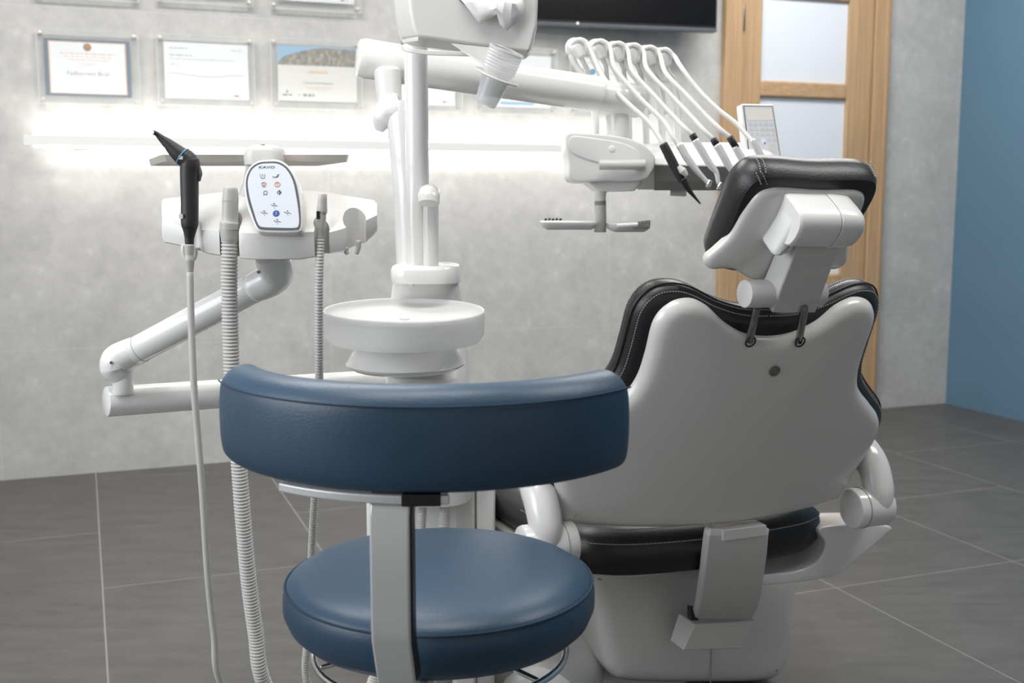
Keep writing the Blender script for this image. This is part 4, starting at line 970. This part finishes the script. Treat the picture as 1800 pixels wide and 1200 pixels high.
# display
DFr = Fr(U(1332, 283, YD + .10), (math.cos(R(14)), math.sin(R(14)), 0), (0, math.sin(R(8)), 1))
do = fp([(1300, 181), (1357, 184), (1375, 281), (1313, 276)], DFr)
dd = [(do[0][0], do[0][1]), (do[1][0], do[1][1]), (do[2][0], do[2][1]), (do[3][0], do[3][1])]
mb = MB(); mb.hexa([DFr.pt(a, b, -.025) for a, b in dd] + [DFr.pt(a, b, 0) for a, b in dd]); dp = mb.build('display', 'white', den, bevel=.003)
def dq(x, y): return DFr.px(x, y, .0005)
fr4 = [dq(1303.5, 184.5), dq(1355, 187), dq(1372, 277.5), dq(1316, 273)]
mb = MB(); mb.hexa([DFr.pt(a, b, -.001) for a, b in fr4] + [DFr.pt(a, b, .0006) for a, b in fr4]); mb.build('display_rim', 'dgrey', dp, smooth=False)
fr5 = [dq(1305, 186), dq(1354, 188.3), dq(1370.3, 276), dq(1317.3, 271.5)]
mb = MB(); mb.hexa([DFr.pt(a, b, -.001) for a, b in fr5] + [DFr.pt(a, b, .0011) for a, b in fr5]); mb.build('display_panel', 'panelw', dp, smooth=False)
s5 = [dq(1307.5, 190), dq(1353, 192), dq(1357, 212.5), dq(1312, 211)]
mb = MB(); mb.hexa([DFr.pt(a, b, 0) for a, b in s5] + [DFr.pt(a, b, .0015) for a, b in s5]); mb.build('screen', 'lcd', dp, smooth=False)
mb = MB()
for r_ in range(4):
    for c_ in range(5):
        x, y = 1317 + c_ * 9.3 + r_ * 2.0, 217.5 + r_ * 9 + c_ * .4; u, v = dq(x, y)
        mb.box(DFr, u - .0032, u + .0032, v - .0028, v + .0028, .0010, .0016)
mb.build('key_grid', 'greyw', dp, smooth=False)
for x, y, r_, m_ in ((1358, 261, .009, 'greyw'), (1343, 252, .0016, 'bluep'), (1340, 248, .006, 'paper')):
    u, v = dq(x, y); mb = MB(); lathe([(.0001, 0), (r_, 0), (r_, .0006 if m_ != 'bluep' else .001), (.0001, .0007 if m_ != 'bluep' else .0011)], DFr.pt(u, v, .0011), DFr.z, 20, mb); mb.build('key_dial', m_, dp)
# post and small trays below
cyl(U(1055, 408, YD + .06), U(1055, 360, YD + .06), .0122, 28).build('tray_post', 'greyw', den)
cyl(U(1055, 372, YD + .06), U(1055, 352, YD + .06), .0118, 28).build('tray_post', 'under', den)
mb = MB(); tube([U(1055, 358, YD + .06), U(1055, 340, YD + .06), U(1059, 322, YD + .06)], [.0115, .012, .015], 24, mb=mb); mb.build('post_joint', 'white', den)
for nm, x0, x1, y0, y1, m_, lab in (('instrument_rack', 950, 1046, 386, 402, 'white2', 'narrow white instrument shelf left of the small post under the console'), ('instrument_rack', 1066, 1136, 388, 406, 'white2', 'white instrument shelf with a dark ridged holder right of the post under the console')):
    g0, g1 = U(x0, y0, YD + .06), U(x1, y1, YD + .06)
    PLz = Fr((0, 0, g1.z), (1, 0, 0), (0, 1, 0)); h_ = (g0.z - g1.z) * .8
    mb = solid(rrect(g0.x, g1.x, YD - .02, YD + .14, .015), PLz, [(.012, 0), (.004, h_ * .3), (0, h_ * .75), (0, h_), (.003, h_)], spline=False)
    rk = mb.build('tray_shelf', m_, den)
    if x0 < 1000:
        mb = MB(); 
        for k in range(5): p = U(957 + k * 6.5, 386, YD + .03); cyl(p, p + Vector((.005, .0, .001 * (k % 2 + 1))), .0022, 10, mb=mb)
        mb.build('bur', 'black', rk)
    else:
        mb = MB(); f5 = Fr((0, YD - .03, 0))
        for k in range(10): a = f5.px(1112 + k * 3.3, 402 - k * .5); mb.box(f5, a[0], a[0] + .002, a[1], a[1] + .011, -.05, 0)
        a = f5.px(1112, 402); b = f5.px(1143, 395); mb.box(f5, a[0], b[0], a[1], a[1] + .008, -.05, -.002)
        mb.build('ridged_holder', 'under', rk, smooth=False)
        mb = MB(); tube([U(1085, 397, YD - .04), U(1120, 395, YD - .04)], .0055, 12, mb=mb, spline=False); mb.build('small_holder', 'white', rk)
# little spare foot control rest under the console
cyl(U(1178, 339, YD + .12), U(1206, 340, YD + .12), .006, 16).build('cable_outlet', 'white2', den)

# six handpieces on hoses
def hp_thing(name, label, i, hose_pts, hose_Y, hr=.0045, m='hosel'):
    t = thing(name, label, 'dental handpiece', U(*hose_pts[-1], YD), 'handpieces hanging from the dentist console')
    x, y = heads[i]
    pts = [(x - 5, y + 10), (x - 8, y - 4), (x - 3, y - 15), (x + 9, y - 18), (x + 23, y - 5)] + hose_pts
    Ys = [YD + .135 + .006 * i, YD + .12 + .006 * i, YD + .11 + .006 * i, YD + .105 + .006 * i, YD + .10 + .006 * i] + hose_Y
    mb = MB(); tube(chain(pts, Ys), hr, 12, mb=mb); mb.build('hose', m, t); return t
t = hp_thing('multifunction_syringe', 'black pointed air and water syringe, first handpiece from the left on the console', 0, [(1062, 138), (1100, 178), (1140, 215), (1160, 244), (1166, 256)], [YD + .07, YD + .03, YD, YD - .02, YD - .025], .0048)
P = chain([(1166, 254), (1180, 281), (1194, 308), (1200, 318)], YD - .03); mb = MB(); tube(P, [.0085, .0092, .0085, .0075], 22, mb=mb); mb.build('syringe_body', 'blackm', t)
P = chain([(1200, 316), (1208, 330), (1220, 345), (1231, 358)], YD - .035); mb = MB(); tube(P, [.0072, .0055, .003, .0014], 16, mb=mb); mb.build('nozzle', 'black', t)
mb = MB(); P = chain([(1193, 293), (1200, 300), (1207, 308)], YD - .042); tube(P, [.004, .0075, .004], 14, mb=mb); mb.build('button', 'greyw', t)
def turb(i, label, hp, hy, body, rad, collar=None, head=None, nm='dental_handpiece', bm='chrome2'):
    t = hp_thing(nm, label, i, hp, hy)
    Yb = YD - .03; mb = MB(); tube(chain(body, Yb), rad, 20, mb=mb); mb.build('handpiece_body', bm, t)
    if collar: mb = MB(); tube(chain(collar, Yb), .0068, 18, mb=mb, spline=False); mb.build('collar', 'black', t)
    if head:
        mb = MB(); c = U(*head, Yb); cyl(c + Vector((-.003, -.002, -.006)), c + Vector((.002, .002, .007)), .0056, 18, mb=mb); mb.build('turbine_head', 'chrome', t)
    return t
M['chrome2'] = mat('satin_steel', (.78, .78, .78), .25, metal=.3)
turb(1, 'slender steel handpiece with round head beside the black syringe', [(1082, 120), (1125, 172), (1165, 212), (1183, 240), (1193, 256)], [YD + .07, YD + .03, YD, YD - .02, YD - .025], [(1194, 254), (1207, 276), (1224, 299), (1236, 312), (1245, 322)], [.0075, .0078, .0062, .0045, .0042], None, (1246, 324))
turb(2, 'white steel handpiece with black collar and head bent downward', [(1112, 124), (1150, 168), (1185, 206), (1205, 226), (1218, 238)], [YD + .07, YD + .03, YD, YD - .02, YD - .025], [(1222, 246), (1235, 268), (1250, 292), (1259, 303), (1263, 322)], [.0075, .0078, .0065, .005, .0042], [(1217, 237), (1224, 249)], (1265, 328))
turb(3, 'white steel handpiece with short black collar, tip reaching the headrest', [(1138, 122), (1180, 168), (1215, 205), (1238, 230), (1252, 243)], [YD + .07, YD + .03, YD, YD - .02, YD - .025], [(1260, 255), (1272, 275), (1282, 293), (1298, 315), (1306, 326)], [.0078, .0078, .0065, .005, .0045], [(1254, 245), (1261, 257)])
turb(4, 'white handpiece with long black collar partly behind the headrest corner', [(1170, 128), (1205, 165), (1240, 202), (1265, 226), (1282, 240)], [YD + .07, YD + .03, YD, YD - .02, YD - .025], [(1292, 258), (1304, 278), (1316, 298), (1326, 314)], [.007, .0072, .007, .006], [(1283, 242), (1294, 260)])
turb(5, 'plain pale handpiece on the outermost hose in front of the display', [(1196, 116), (1225, 155), (1262, 192), (1295, 218), (1322, 248)], [YD + .08, YD + .05, YD + .02, YD, YD - .02], [(1322, 246), (1333, 266), (1344, 286), (1352, 304)], [.0062, .0068, .0064, .006])
